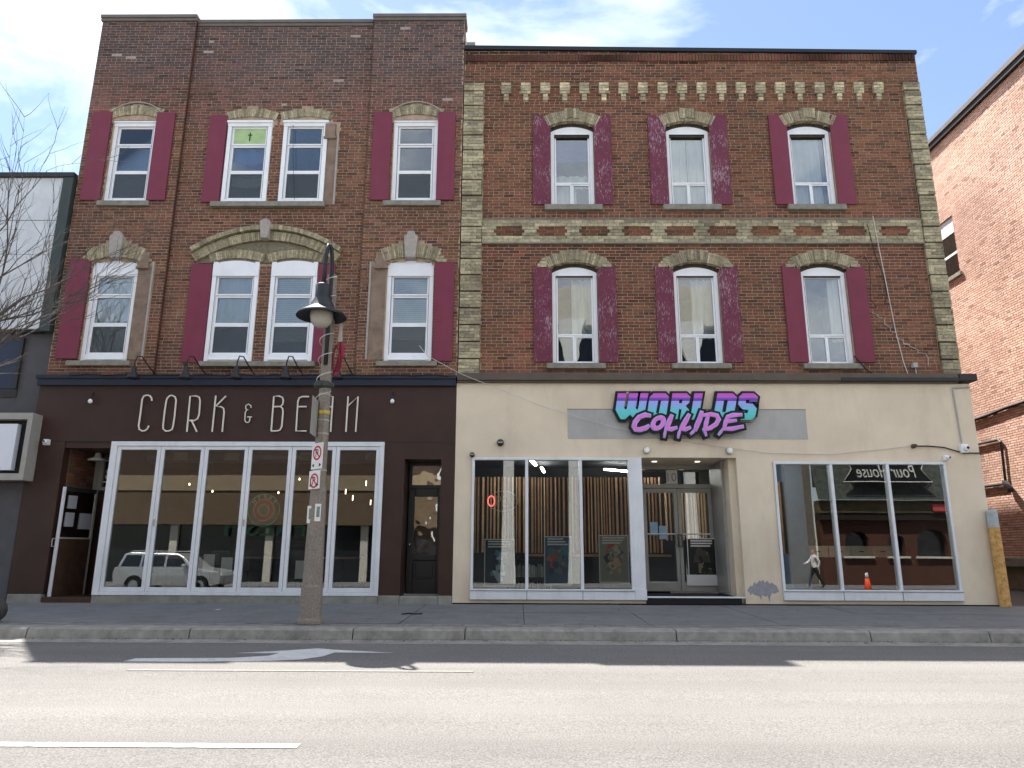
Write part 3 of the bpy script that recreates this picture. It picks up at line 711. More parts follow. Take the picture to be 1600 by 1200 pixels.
# quoins: blocks of buff brick with deep joints
for (q0, q1) in (QL, QR):
    z = 4.56; bk = MB(); bk.box(q0+.01, q1-.01, YF+.03, YF+.06, 4.45, 11.5); bk.build('quoin_backing', m_shademort, RH)  # backing coloured dark in place of the shade inside the joints
    while z < 11.5:
        h = min(.346, 11.53-z-.01); mb = MB(); r_ = 0; zz = z; pj = rng.uniform(-.012, .006); tone = rng.uniform(.8, 1.12)
        wid0, wid1 = (q0, q1+rng.uniform(-.02, .012)) if q0 < 0 else (q0+rng.uniform(-.012, .02), q1)
        while zz < z+h-.03:
            x = wid0
            off = (.5 if r_ % 2 else 1.)*.222
            while x < wid1-.01:
                xb = min(x+off, wid1); 
                if wid1-xb < .05: xb = wid1
                c_ = tuple(q*tone for q in buff())
                mb.box(x+.003, xb-.003, YF-.015+pj+rng.uniform(-.006,.006), YF+.05, zz+.003, min(zz+CH, z+h)-.003, c_, back=True); x = xb; off = .222
            zz += CH; r_ += 1
        mb.build('quoin_block', m_ybrick, RH, kind='stuff'); z += .376
# corbels
for i, x in enumerate(corb):
    mb = MB(); tone = rng.uniform(.85, 1.15)
    for j in range(4):
        z = 11.262+j*.067; s_ = 1 if (i+j) % 2 else -1
        for a, b_ in ((x-.112, x+s_*.02), (x+s_*.02, x+.112)):
            mb.box(a+.002, b_-.002, YF-.005-.008*j+rng.uniform(-.004,.004), YF+.08, z, z+.062, tuple(q*tone*1.3 for q in buff()))
    for j in range(2):
        mb.box(x-.055, x+.055, YF+.018-.012*j, YF+.08, 11.10+j*.08, 11.10+j*.08+.074, tuple(q*tone*1.25 for q in buff()))
    mb.build('corbel', m_ybrick, RH, kind='stuff')
for cx in wr:
    mb = MB(); voussoirs(mb, cx, .54, 10.42, 10.545, .27, YF+.0, YF+.2, 28, buff); [mb.box(cx-.17+i*.068+.003, cx-.17+i*.068+.065, YF-.02+rng.uniform(-.005,.005), YF+.1, 10.60+.012*(2-abs(i-2)), 10.86, buff()) for i in range(5)]; mb.build('window_arch', m_ybrick, RH, kind='stuff')
    mb = MB(); voussoirs(mb, cx, .56, 6.97, 7.105, .25, YF+.0, YF+.2, 28, buff)
    for sx in (-1, 1):
        for j in range(3): mb.box(*(sorted((cx+sx*.60, cx+sx*(.80-.05*j)))), YF+.0, YF+.1, 6.99+j*.072, 7.055+j*.072, buff())
    [mb.box(cx-.17+i*.068+.003, cx-.17+i*.068+.065, YF-.025+rng.uniform(-.005,.005), YF+.1, 7.13+.012*(2-abs(i-2)), 7.38, tuple(q*.85 for q in buff())) for i in range(5)]; mb.build('window_arch', m_ybrick, RH, kind='stuff')
for z0, zt, inn in ((8.46, 10.46, ('sheet', 'full', 'part')), (4.83, 7.02, ('haze', 'haze', 'edge'))):
    for cx, i_ in zip(wr, inn): right_window(RH, cx, z0, zt, i_)
for cx in wr:
    sill(RH, cx-.64, cx+.64, 8.46, YF+.03, .13); sill(RH, cx-.62, cx+.62, 4.83, YF+.03, .12)
for cx, ms in zip(wr, (m_peel, m_peel, m_shut)):
    for sx in (-1, 1):
        a, b_ = sorted((cx+sx*.492, cx+sx*.89))
        shutter(RH, a, b_, 8.47, 10.70, YF+.05, ms)
        b = MB(); zi, zo = 6.93, 7.03
        pts = [(a, 4.86), (b_, 4.86), (b_, zo if sx > 0 else zi), (a, zi if sx > 0 else zo)]
        b.prism(pts, YF+.003, YF+.038); b.build('shutter', ms, RH, bevel=.004)
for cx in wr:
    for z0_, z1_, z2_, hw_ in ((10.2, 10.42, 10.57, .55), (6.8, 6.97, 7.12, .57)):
        b = MB(); b.prism(arch_poly(cx, hw_, z0_, z1_, z2_), YF+.12, YF+.24); b.build('head_lining', m_shademort, RH)  # added dark backing, paints the shade in the gap under the arch
# roof edge, party gable, body
b = MB(); b.add([(XR0-.02,YF-.05,12.41),(XR1+.03,YF-.05,12.27),(XR1+.03,YF-.05,12.36),(XR0-.02,YF-.05,12.52),(XR0-.02,YF+.4,12.41),(XR1+.03,YF+.4,12.27),(XR1+.03,YF+.4,12.36),(XR0-.02,YF+.4,12.52)], [(0,1,2,3),(1,5,6,2),(4,0,3,7),(3,2,6,7),(4,5,1,0),(5,4,7,6)]); b.build('roof_flashing', m_roofblk, RH, bevel=.01)
b = MB(); b.quad((XR1,YF+.02,0),(XR1,YF+12,0),(XR1,YF+12,12.3),(XR1,YF+.02,12.3)); b.quad((XR0,YF+12,0),(XR1,YF+12,0),(XR1,YF+12,12.3),(XR0,YF+12,12.3)); b.quad((XR0,YF+.4,12.2),(XR1,YF+.4,12.2),(XR1,YF+12,12.2),(XR0,YF+12,12.2)); b.build('side_wall', m_mortar, RH)
b = MB(); b.box(-1.2, XR1-.02, 21.5, 46, 0, 17.5); b.build('unseen_shade_block', m_mortar, RH)  # added block, out of view, shades the foot of the alley wall
b = MB(); b.box(-1.22, -1.02, YF+.02, YF+.5, 12.52, 12.66); b.build('chimney_cap', m_conc, RH, bevel=.01)

# ------------------------------------------------------------------ right shop front
YS = 14.25
sf = MB()
sf.box(-1.262, 9.25, YS, YS+.14, 2.83, 4.36)                 # upper stucco
sf.box(-1.262, -.925, YS, YS+.14, .02, 2.83)
sf.box(4.375, 5.095, YS, YS+.14, .02, 2.83); sf.box(8.53, 9.25, YS, YS+.14, .02, 2.83)
sf.box(5.095, 8.53, YS, YS+.14, 2.755, 2.83); sf.box(-.925, 2.49, YS+.002, YS+.14, 2.822, 2.83)
sf.box(-.925, 2.47, YS+.01, YS+.14, .02, .085); sf.box(5.095, 8.53, YS+.01, YS+.14, .02, .09)
sf.box(9.11, 9.25, YS+.14, YS+.6, .02, 4.36)
sf.box(4.25, 4.375, YS+.14, 15.75, .02, 2.83)                # reveal of the entrance
sf.quad((2.48,YS+.14,2.83),(4.3,YS+.14,2.83),(4.3,15.75,2.83),(2.48,15.75,2.83))
RSF = sf.build('shop_front', m_stucco, RH)
b = MB(); b.box(-1.262, 9.27, YS+.02, YS+.13, -.03, .018); b.build('plinth', m_black, RSF)
b = MB(); b.box(-1.25, 9.0, YS-.10, YF+.1, 4.40, 4.56); b.box(-1.25, 9.0, YS-.07, YF+.1, 4.36, 4.40); b.build('cornice', m_corn, RH, bevel=.015)
b = MB(); b.box(9.003, 9.36, YS-.12, YF+.2, 4.40, 4.55); b.box(6.6, 9.002, YS-.115, YF+.1, 4.39, 4.47); b.build('cornice_end', m_cornd, RH, bevel=.012)
b = MB(); b.box(1.01, 5.85, YS-.006, YS+.01, 3.205, 3.812); b.build('painted_panel', m_patch, RSF)
b = MB(); b.box(1.0, 5.86, YS-.012, YS+.004, 3.812, 3.824); b.build('panel_edge', m_conc, RSF)
# bare grey patch at the foot of the pier
def splash(cx, z0, y, mat, name, parent, wmax, hmax):
    top, bot = [], []
    n = 40
    for i in range(n+1):
        f = i/n; x = cx+(f-.5)*wmax; e = math.sin(math.pi*min(1, max(0, f)))**.6
        top.append((x, z0+hmax*e*(.45+.45*mn.noise(Vector((x*7, 3.1, 0)))+.25*mn.noise(Vector((x*24, 1.1, 0))))))
        drip = max(0, mn.noise(Vector((x*31, 7.7, 0))))*.5*hmax
        bot.append((x+.004, z0-hmax*e*(.18+.2*mn.noise(Vector((x*12, 9.1, 0))))-drip*e-.012))
    b = MB(); vs = []; fs = []
    for (a_, c_) in zip(bot, top): vs += [(a_[0], y-.002, a_[1]), (c_[0], y-.002, c_[1])]
    for i in range(n): fs.append((2*i, 2*i+2, 2*i+3, 2*i+1))
    b.add(vs, fs); return b.build(name, mat, parent)
splash(4.72, .27, YS, M('exposed_grey_paint', rgb(150,150,154), rough=.9, var=.12, scale=12), 'bare_paint_patch', RSF, .60, .44)
def shop_window(x0, x1, z0, z1, mull, label_):
    f = MB()
    y0, y1 = YS-.035, YS+.10
    f.box(x0, x1, y0, y1, z1-.05, z1); f.box(x0, x1, y0-.02, y1, z0, z0+.165); f.box(x0, x1, y0-.03, y1, z0+.165, z0+.195)
    f.box(x0, x0+.05, y0, y1, z0+.195, z1-.05); f.box(x1-.05, x1, y0, y1, z0+.195, z1-.05)
    for m_ in mull: f.box(m_-.03, m_+.03, y0, y1, z0+.195, z1-.05)
    o = f.build('shop_window', m_alu, RH, bevel=.006)
    e = [x0+.02]+list(mull)+[x1-.02]
    for i in range(len(e)-1):
        p = MB(); p.box(e[i], e[i+1], YS+.02, YS+.028, z0+.15, z1-.03); p.build('pane', m_shopglass, o)
    t = MB()
    for m_ in mull: t.box(m_-.004, m_+.004, y0-.023, y0-.019, z0, z0+.165)
    t.box(x0, x1, y0-.0325, y0-.029, z0+.163, z0+.168); t.build('gasket', m_line, o)
    return o
WA = shop_window(-.92, 2.25, .085, 2.822, (.175, 1.25), '')
b = MB(); b.box(2.25, 2.475, YS-.03, YS+.13, .28, 2.822); b.box(2.25, 2.48, YS-.055, YS+.13, .085, .278); b.build('corner_post', m_alu, WA, bevel=.006)
b = MB(); b.box(2.475, 2.50, YS+.13, 15.6, .15, 2.82); b.build('entrance_side', m_alug, WA)
WB = shop_window(5.10, 8.525, .09, 2.75, (6.24, 7.365), '')
# entrance
YD = 15.55
d = MB(); d.box(2.50, 4.30, YD, YD+.10, 2.33, 2.42); d.box(2.50, 4.30, YD, YD+.10, 2.745, 2.83); d.box(2.50, 2.70, YD, YD+.1, .16, 2.33); d.box(2.50, 2.70, YD, YD+.1, 2.42, 2.745)
d.box(4.20, 4.30, YD, YD+.10, .16, 2.33); d.box(4.20, 4.30, YD, YD+.1, 2.42, 2.745)
ENT = d.build('entrance_frame', m_alug, RH, bevel=.006)
p = MB(); p.box(2.69, 4.21, YD+.04, YD+.046, 2.41, 2.755); p.build('transom_pane', m_shopglass, ENT)
for x0, x1, hx in ((2.705, 3.448, 3.40), (3.456, 4.195, 3.50)):
    d = MB(); d.box(x0, x0+.075, YD+.02, YD+.075, .18, 2.325); d.box(x1-.075, x1, YD+.02, YD+.075, .18, 2.325); d.box(x0+.075, x1-.075, YD+.02, YD+.075, .18, .36); d.box(x0+.075, x1-.075, YD+.02, YD+.075, 2.235, 2.325)
    dd = d.build('door', m_alug, RH, bevel=.005)
    p = MB(); p.box(x0+.07, x1-.07, YD+.045, YD+.051, .35, 2.24); p.build('pane', m_shopglass, dd)
    h = MB(); s_ = -1 if hx < 3.45 else 1; h.tube([(hx-.02*s_,YD+.02,1.10),(hx+.0*s_,YD-.07,1.10),(hx+.09*s_*-1,YD-.07,1.10),(hx+.09*s_*-1,YD-.07,1.34),(hx,YD-.07,1.34),(hx-.02*s_,YD+.02,1.34)], .016, 6); h.build('pull_handle', M('dull_steel', rgb(96,96,98), rough=.35, metal=.8), dd)
    h = MB(); h.tube([(x0+.07,YD+.015,1.36),(x1-.07,YD+.015,1.36)], .014, 6); h.build('push_bar', m_alu, dd)
b = MB(); b.box(2.48, 4.30, YS-.02, YD+.12, .0, .125); RST = b.build('step', m_black, RH, bevel=.01)
b = MB(); b.box(2.482, 4.36, YS-.045, YS+.05, .125, .152); b.build('step_nosing', m_alu, RST, bevel=.004)
b = MB(); b.box(2.5, 4.25, YS+.06, YD, .125, .142); b.build('door_mat', M('dark_mat', rgb(44,44,46), rough=.95, var=.2, scale=40), RST)
b = MB(); b.box(4.20, 4.248, YS+.5, YD, .16, 2.82); b.build('side_light_frame', m_alug, ENT)
text_mesh('10', .3, m_alug, 'house_number', 3.36, YD+.03, 2.575, .002, width=.2, parent=ENT)
b = MB(); b.box(3.24, 3.48, YD+.0355, YD+.0385, 2.43, 2.73); b.build('number_sheet', m_sgnw, ENT)
# recessed entrance downlights
for x in (2.85, 3.75):
    b = MB(); b.lathe([(.0,0),(.055,0),(.055,.012),(0,.012)], x, 14.85, 2.815, 12); b.build('downlight', Emit('downlight', (1,.96,.85), .6), RSF)

# interior of the right shop
ri = MB(); X0, X1, Y0, Y1, Z0, Z1 = -1.2, 9.1, YS+.13, 20.2, .1, 3.3
ri.quad((X0,Y0,Z0),(X1,Y0,Z0),(X1,Y1,Z0),(X0,Y1,Z0)); RIF = ri.build('shop_floor', M('shop_floor', rgb(112,104,94), rough=.5, var=.1), RH)
ri = MB(); ri.quad((X0,Y0,Z1),(X0,Y1,Z1),(X1,Y1,Z1),(X1,Y0,Z1)); ri.quad((X0,Y1,Z0),(X1,Y1,Z0),(X1,Y1,Z1),(X0,Y1,Z1)); ri.quad((X0,Y0,Z0),(X0,Y1,Z0),(X0,Y1,Z1),(X0,Y0,Z1)); ri.quad((X1,Y1,Z0),(X1,Y0,Z0),(X1,Y0,Z1),(X1,Y1,Z1)); ri.build('shop_shell', m_dark, RH)
bw = MB(); bw.box(6.36, 6.78, 17.05, 20.1, .1, 3.28); bw.build('blue_wall', M('blue_wall', rgb(98,122,150), rough=.8, var=.05), RH)
def slat_wall(x0, x1, y, z0, z1, label):
    t = thing('slat_screen', label, 'screen', ((x0+x1)/2, y, z0))
    b = MB(); b.box(x0, x1, y+.05, y+.07, z0, z1); b.build('backing', m_black, t)
    b = MB(); x = x0+.01
    while x < x1-.05:
        k_ = rng.uniform(.7, 1.15); w_ = rng.uniform(.022, .05)
        b.box(x, x+w_, y+rng.uniform(-.01,.01), y+.052, z0+rng.uniform(0,.02), z1-rng.uniform(0,.02), tuple(q*k_ for q in rng.choice([rgb(214,170,126), rgb(190,148,108), rgb(222,184,142), rgb(170,126,92)]))); x += w_+rng.uniform(.03, .075)
    b.build('slats', M('slat_wood_stain', attr=True, rough=.6, var=.15, scale=6), t, kind='stuff'); return t
slat_wall(-1.1, 3.35, 16.6, .95, 2.68, 'vertical wood slat screen behind the posters in the left shop window')
slat_wall(3.5, 4.6, 17.6, 1.25, 2.45, 'narrow wood slat panel seen through the right glass door leaf')
slat_wall(5.6, 6.32, 17.0, .95, 2.62, 'wood slat screen at the left edge of the right shop window')
c_ = thing('counter', 'black counter with pale wood top below the slat screen', 'counter', (1.2, 16.1, .1))
b = MB(); b.box(.2, 3.3, 16.0, 16.55, .1, .88); b.build('counter_base', m_black, c_)
b = MB(); b.box(.15, 3.35, 15.95, 16.58, .88, .93); b.build('counter_top', m_wood, c_)
dc = thing('display_counter', 'long pale counter with drawers deep behind the right shop window', 'counter', (7.6, 17.6, .1))
b = MB(); b.box(6.9, 8.95, 17.5, 17.95, .1, .86); b.build('counter_base', m_black, dc)
for i in range(4):
    x = 6.9+i*.5125; b = MB(); b.box(x+.01, x+.5, 17.45, 17.5, .88, 1.14); b.build('drawer', M('pale_laminate', rgb(206,196,176), rough=.6), dc); b = MB(); b.box(x+.2, x+.31, 17.435, 17.45, 1.0, 1.02); b.build('drawer_pull', m_black, dc)
# rack of books by the window
rk = thing('book_rack', 'low rack of upright comic books behind the left shop window', 'shelf', (.1, 15.0, .1))
b = MB()
for z in (.1, .45, .80): b.box(-.2, .75, 15.0, 15.35, z, z+.02)
for x in (-.22, .74): b.box(x, x+.02, 15.0, 15.35, .1, .95)
b.build('rack_frame', m_black, rk)
b = MB(); m_books = M('book_spines', attr=True, rough=.7)
for z in (.12, .47):
    x = -.19
    while x < .7:
        w_ = rng.uniform(.012, .03); k_ = rng.uniform(.15, .55); b.box(x, x+w_, 15.02, 15.2, z, z+rng.uniform(.2,.27), (k_*rng.uniform(.7,1.1), k_, k_*rng.uniform(.7,1.1))); x += w_+.004
b.build('books', m_books, rk, kind='stuff')
# lit linear ceiling lights
m_led = Emit('led_tube', (1,.98,.94), 28.)
leds = [((.05,15.3),(.22,16.2),'linear light over the left shop window nearest the street'), ((.3,16.9),(.45,18.0),'linear light second from the street over the left shop window'), ((.62,18.6),(.72,19.6),'farthest linear light over the left shop window'),
        ((2.35,16.4),(3.0,17.0),'linear light over the corner of the entrance'), ((2.3,18.9),(3.1,19.5),'linear light deep behind the third shop pane'), ((5.4,15.6),(6.2,16.1),'linear light at the top left of the right shop window'), ((3.1,16.3),(3.7,16.7),'linear light behind the door transom')]
for (a, b_, l) in leds:
    m_ = MB(); m_.obox((*a,3.12),(*b_,3.12),.05,.04); o = m_.build('ceiling_light', m_led); tag(o, 'lit white '+l, 'light', 'linear lights on the shop ceiling')
# posters in the window (generic colour blocks)
m_print = M('poster_print', attr=True, rough=.5, var=.12, scale=25)
def poster(u0, v0, u1, v1, cols, sc, seed, label, y=YS+.045):
    a = at(u0, v0, y); c_ = at(u1, v1, y); t = thing('poster', label, 'poster', ((a.x+c_.x)/2, y, c_.z))
    b = MB(); b.box(a.x, c_.x, y, y+.003, c_.z, a.z); b.build('sheet', m_sgnw, t)
    b = MB(); k_ = .018; b.box(a.x+k_, c_.x-k_, y-.003, y-.0005, c_.z+k_*2, a.z-k_); pr = random.Random(seed*17); b.v, b.f, b.c, b.m = [], [], [], []
    b.box(a.x+k_, c_.x-k_, y-.0014, y-.0005, c_.z+k_*2, a.z-k_, cols[0]); W_, H_ = c_.x-a.x, a.z-c_.z
    for i in range(26):
        cx_, cz_ = pr.uniform(a.x+.25*W_, c_.x-.25*W_), pr.uniform(c_.z+.2*H_, a.z-.3*H_); n_ = pr.choice((3, 4, 5, 7, 9)); r0 = pr.uniform(.08, .24)*W_*(1.1-i/40); rot = pr.uniform(0, 6)
        pts = [(min(c_.x-k_, max(a.x+k_, cx_+r0*pr.uniform(.6,1.3)*math.cos(rot+6.283*j/n_))), min(a.z-k_, max(c_.z+2*k_, cz_+r0*pr.uniform(.7,1.6)*math.sin(rot+6.283*j/n_)))) for j in range(n_)]
        b.prism(pts, y-.0018-.0003*i, y-.0014, pr.choice(cols))
    for i in range(3): b.box(a.x+W_*.12, c_.x-W_*pr.uniform(.12,.3), y-.0115, y-.0014, a.z-H_*(.07+.055*i), a.z-H_*(.04+.055*i), rgb(224,222,214))
    b.build('print', m_print, t, kind='stuff')
    return t
poster(757, 842, 804, 917, [rgb(30,48,66), rgb(60,110,130), rgb(200,214,222), rgb(90,140,160), rgb(26,34,52), rgb(190,205,214)], 5, 1, 'pale blue and teal poster in the leftmost pane of the shop window')
poster(850, 838, 894, 915, [rgb(60,90,120), rgb(90,120,110), rgb(196,80,58), rgb(210,110,70), rgb(70,120,130), rgb(60,60,90)], 5, 2, 'orange and blue poster in the middle pane of the left shop window')
poster(935, 836, 984, 912, [rgb(150,140,120), rgb(196,72,62), rgb(90,130,126), rgb(206,176,140), rgb(60,50,50), rgb(180,176,166)], 6, 3, 'red and cream poster in the third pane beside the entrance')
t_ = poster(1073, 841, 1122, 915, [rgb(28,30,28), rgb(70,64,52), rgb(34,36,34), rgb(120,110,84), rgb(24,26,26), rgb(60,58,50)], 6, 4, 'dark poster with pale footer on the right glass door leaf', YD-.01)
a = at(1073, 898, YD-.016); c_ = at(1122, 915, YD-.016); b = MB(); b.box(a.x, c_.x, YD-.018, YD-.0145, c_.z, a.z); b.build('footer', m_sgnw, t_)
for i, (u, v, w_, h_) in enumerate(((1022,826,10,22), (1036,832,8,18))):
    a = at(u, v, YD+.03); b = MB(); b.box(a.x-.08, a.x+.08, YD+.035, YD+.038, a.z-.14, a.z+.14); tag(b.build('notice', M('pale_notice', rgb(150,180,206), rough=.6)), ('left', 'right')[i]+' pale blue notice taped inside the left glass door leaf', 'notice')
# OPEN neon
c_ = at(786, 783, YS+.12); nz = thing('open_sign', 'oval neon OPEN sign with red O hanging in the left shop window', 'sign', c_)
m_tube = M('unlit_neon_tube', rgb(170,180,176), rough=.3, spec=.6)
def ell(cx, cz, rx, rz, y, n=24, a0=0, a1=2*math.pi): return [(cx+rx*math.cos(a0+(a1-a0)*i/n), y, cz+rz*math.sin(a0+(a1-a0)*i/n)) for i in range(n)]
b = MB(); b.tube(ell(c_.x, c_.z, .30, .20, c_.y), .007, 5, closed=True); b.build('outline_tube', m_tube, nz)
b = MB(); b.tube(ell(c_.x-.235, c_.z, .065, .10, c_.y-.01), .012, 6, closed=True); b.build('letter', Emit('red_neon', (1,.10,.08), 1.3), nz, label='red lit letter O')
def tubes(lines, name, mat, parent, r_):
    b = MB()
    for l in lines: b.tube(l, r_, 5)
    return b.build(name, mat, parent)
lx, lz, ly = c_.x, c_.z, c_.y-.01
tubes([[(lx-.13,ly,lz-.1),(lx-.13,ly,lz+.1),(lx-.06,ly,lz+.1),(lx-.045,ly,lz+.05),(lx-.06,ly,lz),(lx-.13,ly,lz)]], 'letter', m_tube, nz, .007)
tubes([[(lx+.06,ly,lz+.1),(lx,ly,lz+.1),(lx,ly,lz-.1),(lx+.06,ly,lz-.1)], [(lx,ly,lz),(lx+.05,ly,lz)]], 'letter', m_tube, nz, .007)
tubes([[(lx+.11,ly,lz-.1),(lx+.11,ly,lz+.1),(lx+.19,ly,lz-.1),(lx+.19,ly,lz+.1)]], 'letter', m_tube, nz, .007)

# ------------------------------------------------------------------ WORLDS COLLIDE sign
SG = thing('shop_sign', 'black-edged shop sign in pink, violet and turquoise lettering on beige stucco', 'sign', (3.45, YS, 3.6))
YG = YS-.10
def zp(x, y): p_ = at(940+x/5.926, 590+y/5.926, YG); return (p_.x, p_.z)
L_W = [(150,147),(228,147),(207,285),(222,300),(233,285),(252,147),(338,147),(312,285),(327,300),(338,285),(358,147),(432,147),(400,310),(330,386),(302,386),(262,345),(215,388),(175,388),(128,300)]
L_O = [[(480,147),(590,147),(622,182),(598,340),(560,386),(450,386),(420,340),(442,185)], [(522,212),(550,212),(528,332),(500,332)]]
L_R = [[(655,147),(785,147),(820,182),(808,235),(775,265),(805,300),(790,390),(722,390),(738,300),(715,290),(700,386),(622,386)], [(718,205),(748,205),(742,240),(712,240)]]
L_L = [(858,147),(935,147),(900,345),(980,345),(972,390),(818,390)]
L_D = [[(1070,147),(1210,147),(1250,185),(1222,345),(1185,386),(1030,386)], [(1130,212),(1166,212),(1146,322),(1112,322)]]
L_S = [(1305,147),(1405,147),(1445,182),(1438,222),(1365,222),(1365,207),(1335,207),(1330,240),(1395,245),(1432,290),(1422,350),(1385,392),(1285,392),(1245,355),(1255,310),(1320,310),(1318,330),(1350,330),(1355,300),(1300,295),(1262,250),(1270,180)]
letters = [[L_W], L_O, L_R, [L_L], L_D, [L_S]]
def grad_mat():
    m = bpy.data.materials.new('gradient_print'); m.use_nodes = True; t = m.node_tree; b_ = t.nodes['Principled BSDF']; b_.inputs['Roughness'].default_value = .4
    g_ = nd(t, 'ShaderNodeNewGeometry'); s_ = nd(t, 'ShaderNodeSeparateXYZ'); lk(t, g_.outputs['Position'], s_.inputs[0])
    z0, z1 = zp(700, 392)[1], zp(700, 147)[1]
    mr = nd(t, 'ShaderNodeMapRange', inp={'From Min': z0, 'From Max': z1}); lk(t, s_.outputs['Z'], mr.inputs['Value'])
    r_ = nd(t, 'ShaderNodeValToRGB'); el = r_.color_ramp.elements
    for i, (p_, c__) in enumerate(((0, rgb(82,200,190)), (.35, rgb(100,206,214)), (.55, rgb(150,176,240)), (.70, rgb(168,170,240)), (.715, rgb(84,60,160)), (.80, rgb(120,74,186)), (.86, rgb(206,96,206)), (1, rgb(196,84,196)))):
        e = el[i] if i < 2 else el.new(p_); e.position = p_; e.color = (*c__, 1)
    lk(t, mr.outputs[0], r_.inputs[0]); lk(t, r_.outputs[0], b_.inputs['Base Color']); return m
m_grad = grad_mat(); m_pink = M('pink_print', rgb(232,128,222), rough=.4, var=.1, scale=9); m_pale = M('pale_blue_edge', rgb(176,200,236), rough=.4)
def ribbon(pts, w):                    # outline of a brush stroke, tapered ends
    P_ = [Vector((x, y)) for x, y in pts]; l, r_ = [], []
    for i, p_ in enumerate(P_):
        d_ = (P_[min(i+1, len(P_)-1)]-P_[max(i-1, 0)]).normalized(); n_ = Vector((-d_.y, d_.x))
        k_ = w*(.62 if i in (0, len(P_)-1) else 1)
        l.append(p_+n_*k_/2); r_.append(p_-n_*k_/2)
    return [tuple(q) for q in l+r_[::-1]]
def ell2(cx, cy, rx, ry, sh, n=18): return [(cx+rx*math.cos(2*math.pi*i/n)-sh*ry*math.sin(2*math.pi*i/n), cy+ry*math.sin(2*math.pi*i/n)) for i in range(n)]
brush = [('C', [([(448,356),(400,348),(345,370),(308,414),(296,456),(312,482),(350,486),(405,470),(436,448)], 34)]),
         ('O', None),
         ('L', [([(648,350),(626,400),(602,460),(592,488)], 34), ([(586,476),(640,482),(692,466)], 30), ([(590,480),(582,520),(576,556)], 15)]),
         ('L', [([(806,345),(776,400),(742,460),(730,488)], 34), ([(722,478),(770,484),(816,464)], 30), ([(724,480),(712,520),(704,560)], 15)]),
         ('I', [([(922,318),(906,380),(876,450),(862,492)], 34), ([(858,484),(838,510),(820,526)], 18)]),
         ('D', [([(980,360),(964,420),(948,484)], 30), ([(930,354),(1010,344),(1062,356),(1078,390),(1054,436),(1000,470),(935,490)], 30), ([(946,484),(952,512),(962,540)], 15)]),
         ('E', [([(1290,348),(1210,352),(1166,366),(1144,412),(1130,464)], 30), ([(1146,414),(1190,406),(1240,400)], 24), ([(1118,480),(1200,478),(1304,456)], 30), ([(1116,482),(1096,508),(1078,532)], 16)])]
def zz2(lp): return [zp(x, y) for x, y in lp]
i_ = 0
for lps in letters:
    flat_shape([zz2(lp) for lp in lps], YG-.03, .03, 'letter', m_grad, SG)
    flat_shape([zz2(lps[0])], YG+.002*i_/8, .06, 'backing', m_sgnblk, SG, inflate=.05); i_ += 1
mid = [(430,300),(620,340),(1260,340),(1270,392),(1180,470),(380,470),(300,420)]
flat_shape([zz2(mid)], YG+.003, .06, 'backing', m_sgnblk, SG, inflate=.03)
fr_ = 0
for ch, strokes in brush:
    shapes = [[ribbon(*s_)] for s_ in strokes] if strokes else [[ell2(520,424,62,66,.35), ell2(520,424,30,34,.35)]]
    for j, sh in enumerate(shapes):
        fr_ += 1
        flat_shape([zz2(lp) for lp in sh], YG-.062-.0006*fr_, .02, 'letter', m_pink, SG)
        flat_shape([zz2(sh[0])] + [zz2(lp) for lp in sh[1:]], YG-.048-.0004*fr_, .02, 'letter_edge', m_pale, SG, inflate=.014)
        flat_shape([zz2(sh[0])], YG-.030-.0004*fr_, .06, 'backing', m_sgnblk, SG, inflate=.062)

# ------------------------------------------------------------------ left shop front
YB = 14.25
lf = MB()
lf.box(-9.9, -1.268, YB, YB+.14, 3.135, 4.29)
lf.box(-9.9, -9.2, YB, YB+.14, .15, 3.135); lf.box(-2.69, -2.28, YB, YB+.14, .15, 3.135); lf.box(-1.54, -1.268, YB, YB+.14, .15, 3.135)
lf.box(-2.28, -1.54, YB, YB+.14, 2.79, 3.135); lf.box(-9.2, -8.24, YB+.02, YB+.14, 3.0, 3.135)
lf.box(-2.34, -2.28, YB+.14, 14.9, .1, 3.0); lf.box(-1.54, -1.48, YB+.14, 14.9, .1, 3.0); lf.box(-2.34, -1.48, YB+.14, 14.9, 2.79, 2.85)
lf.box(-8.27, -8.24, YB+.14, 15.4, .1, 3.1)
LSF = lf.build('shop_front', m_brown, LH)
b = MB(); b.box(-9.93, -1.27, YB-.07, YF+.05, 4.29, 4.47); b.box(-9.96, -1.268, YB-.10, YF+.05, 4.43, 4.51); b.build('cornice', m_navy, LH, bevel=.01)
b = MB(); b.box(-9.86, -1.28, YB-.004, YB, 3.128, 3.142); b.build('fascia_seam', m_line, LSF)
for x0, x1 in ((-9.88, -9.22), (-2.69, -2.29), (-1.53, -1.27)):
    b = MB(); b.box(x0, x1, YB-.02, YB+.14, -.04, .148); b.build('pier_base', m_conc, LSF, bevel=.01)
b = MB(); b.box(-9.215, -8.245, YB+.0, 15.4, -.03, .09); b.build('entry_step', m_woodd, LSF, bevel=.01)
b = MB(); b.box(-2.285, -1.535, YB-.01, 14.9, -.03, .135); b.build('door_step', m_conc, LSF, bevel=.015)
b = MB(); b.box(-8.24, -2.695, YB-.015, YB+.14, -.04, .135); b.build('dwarf_wall', m_conc, LSF, bevel=.012)
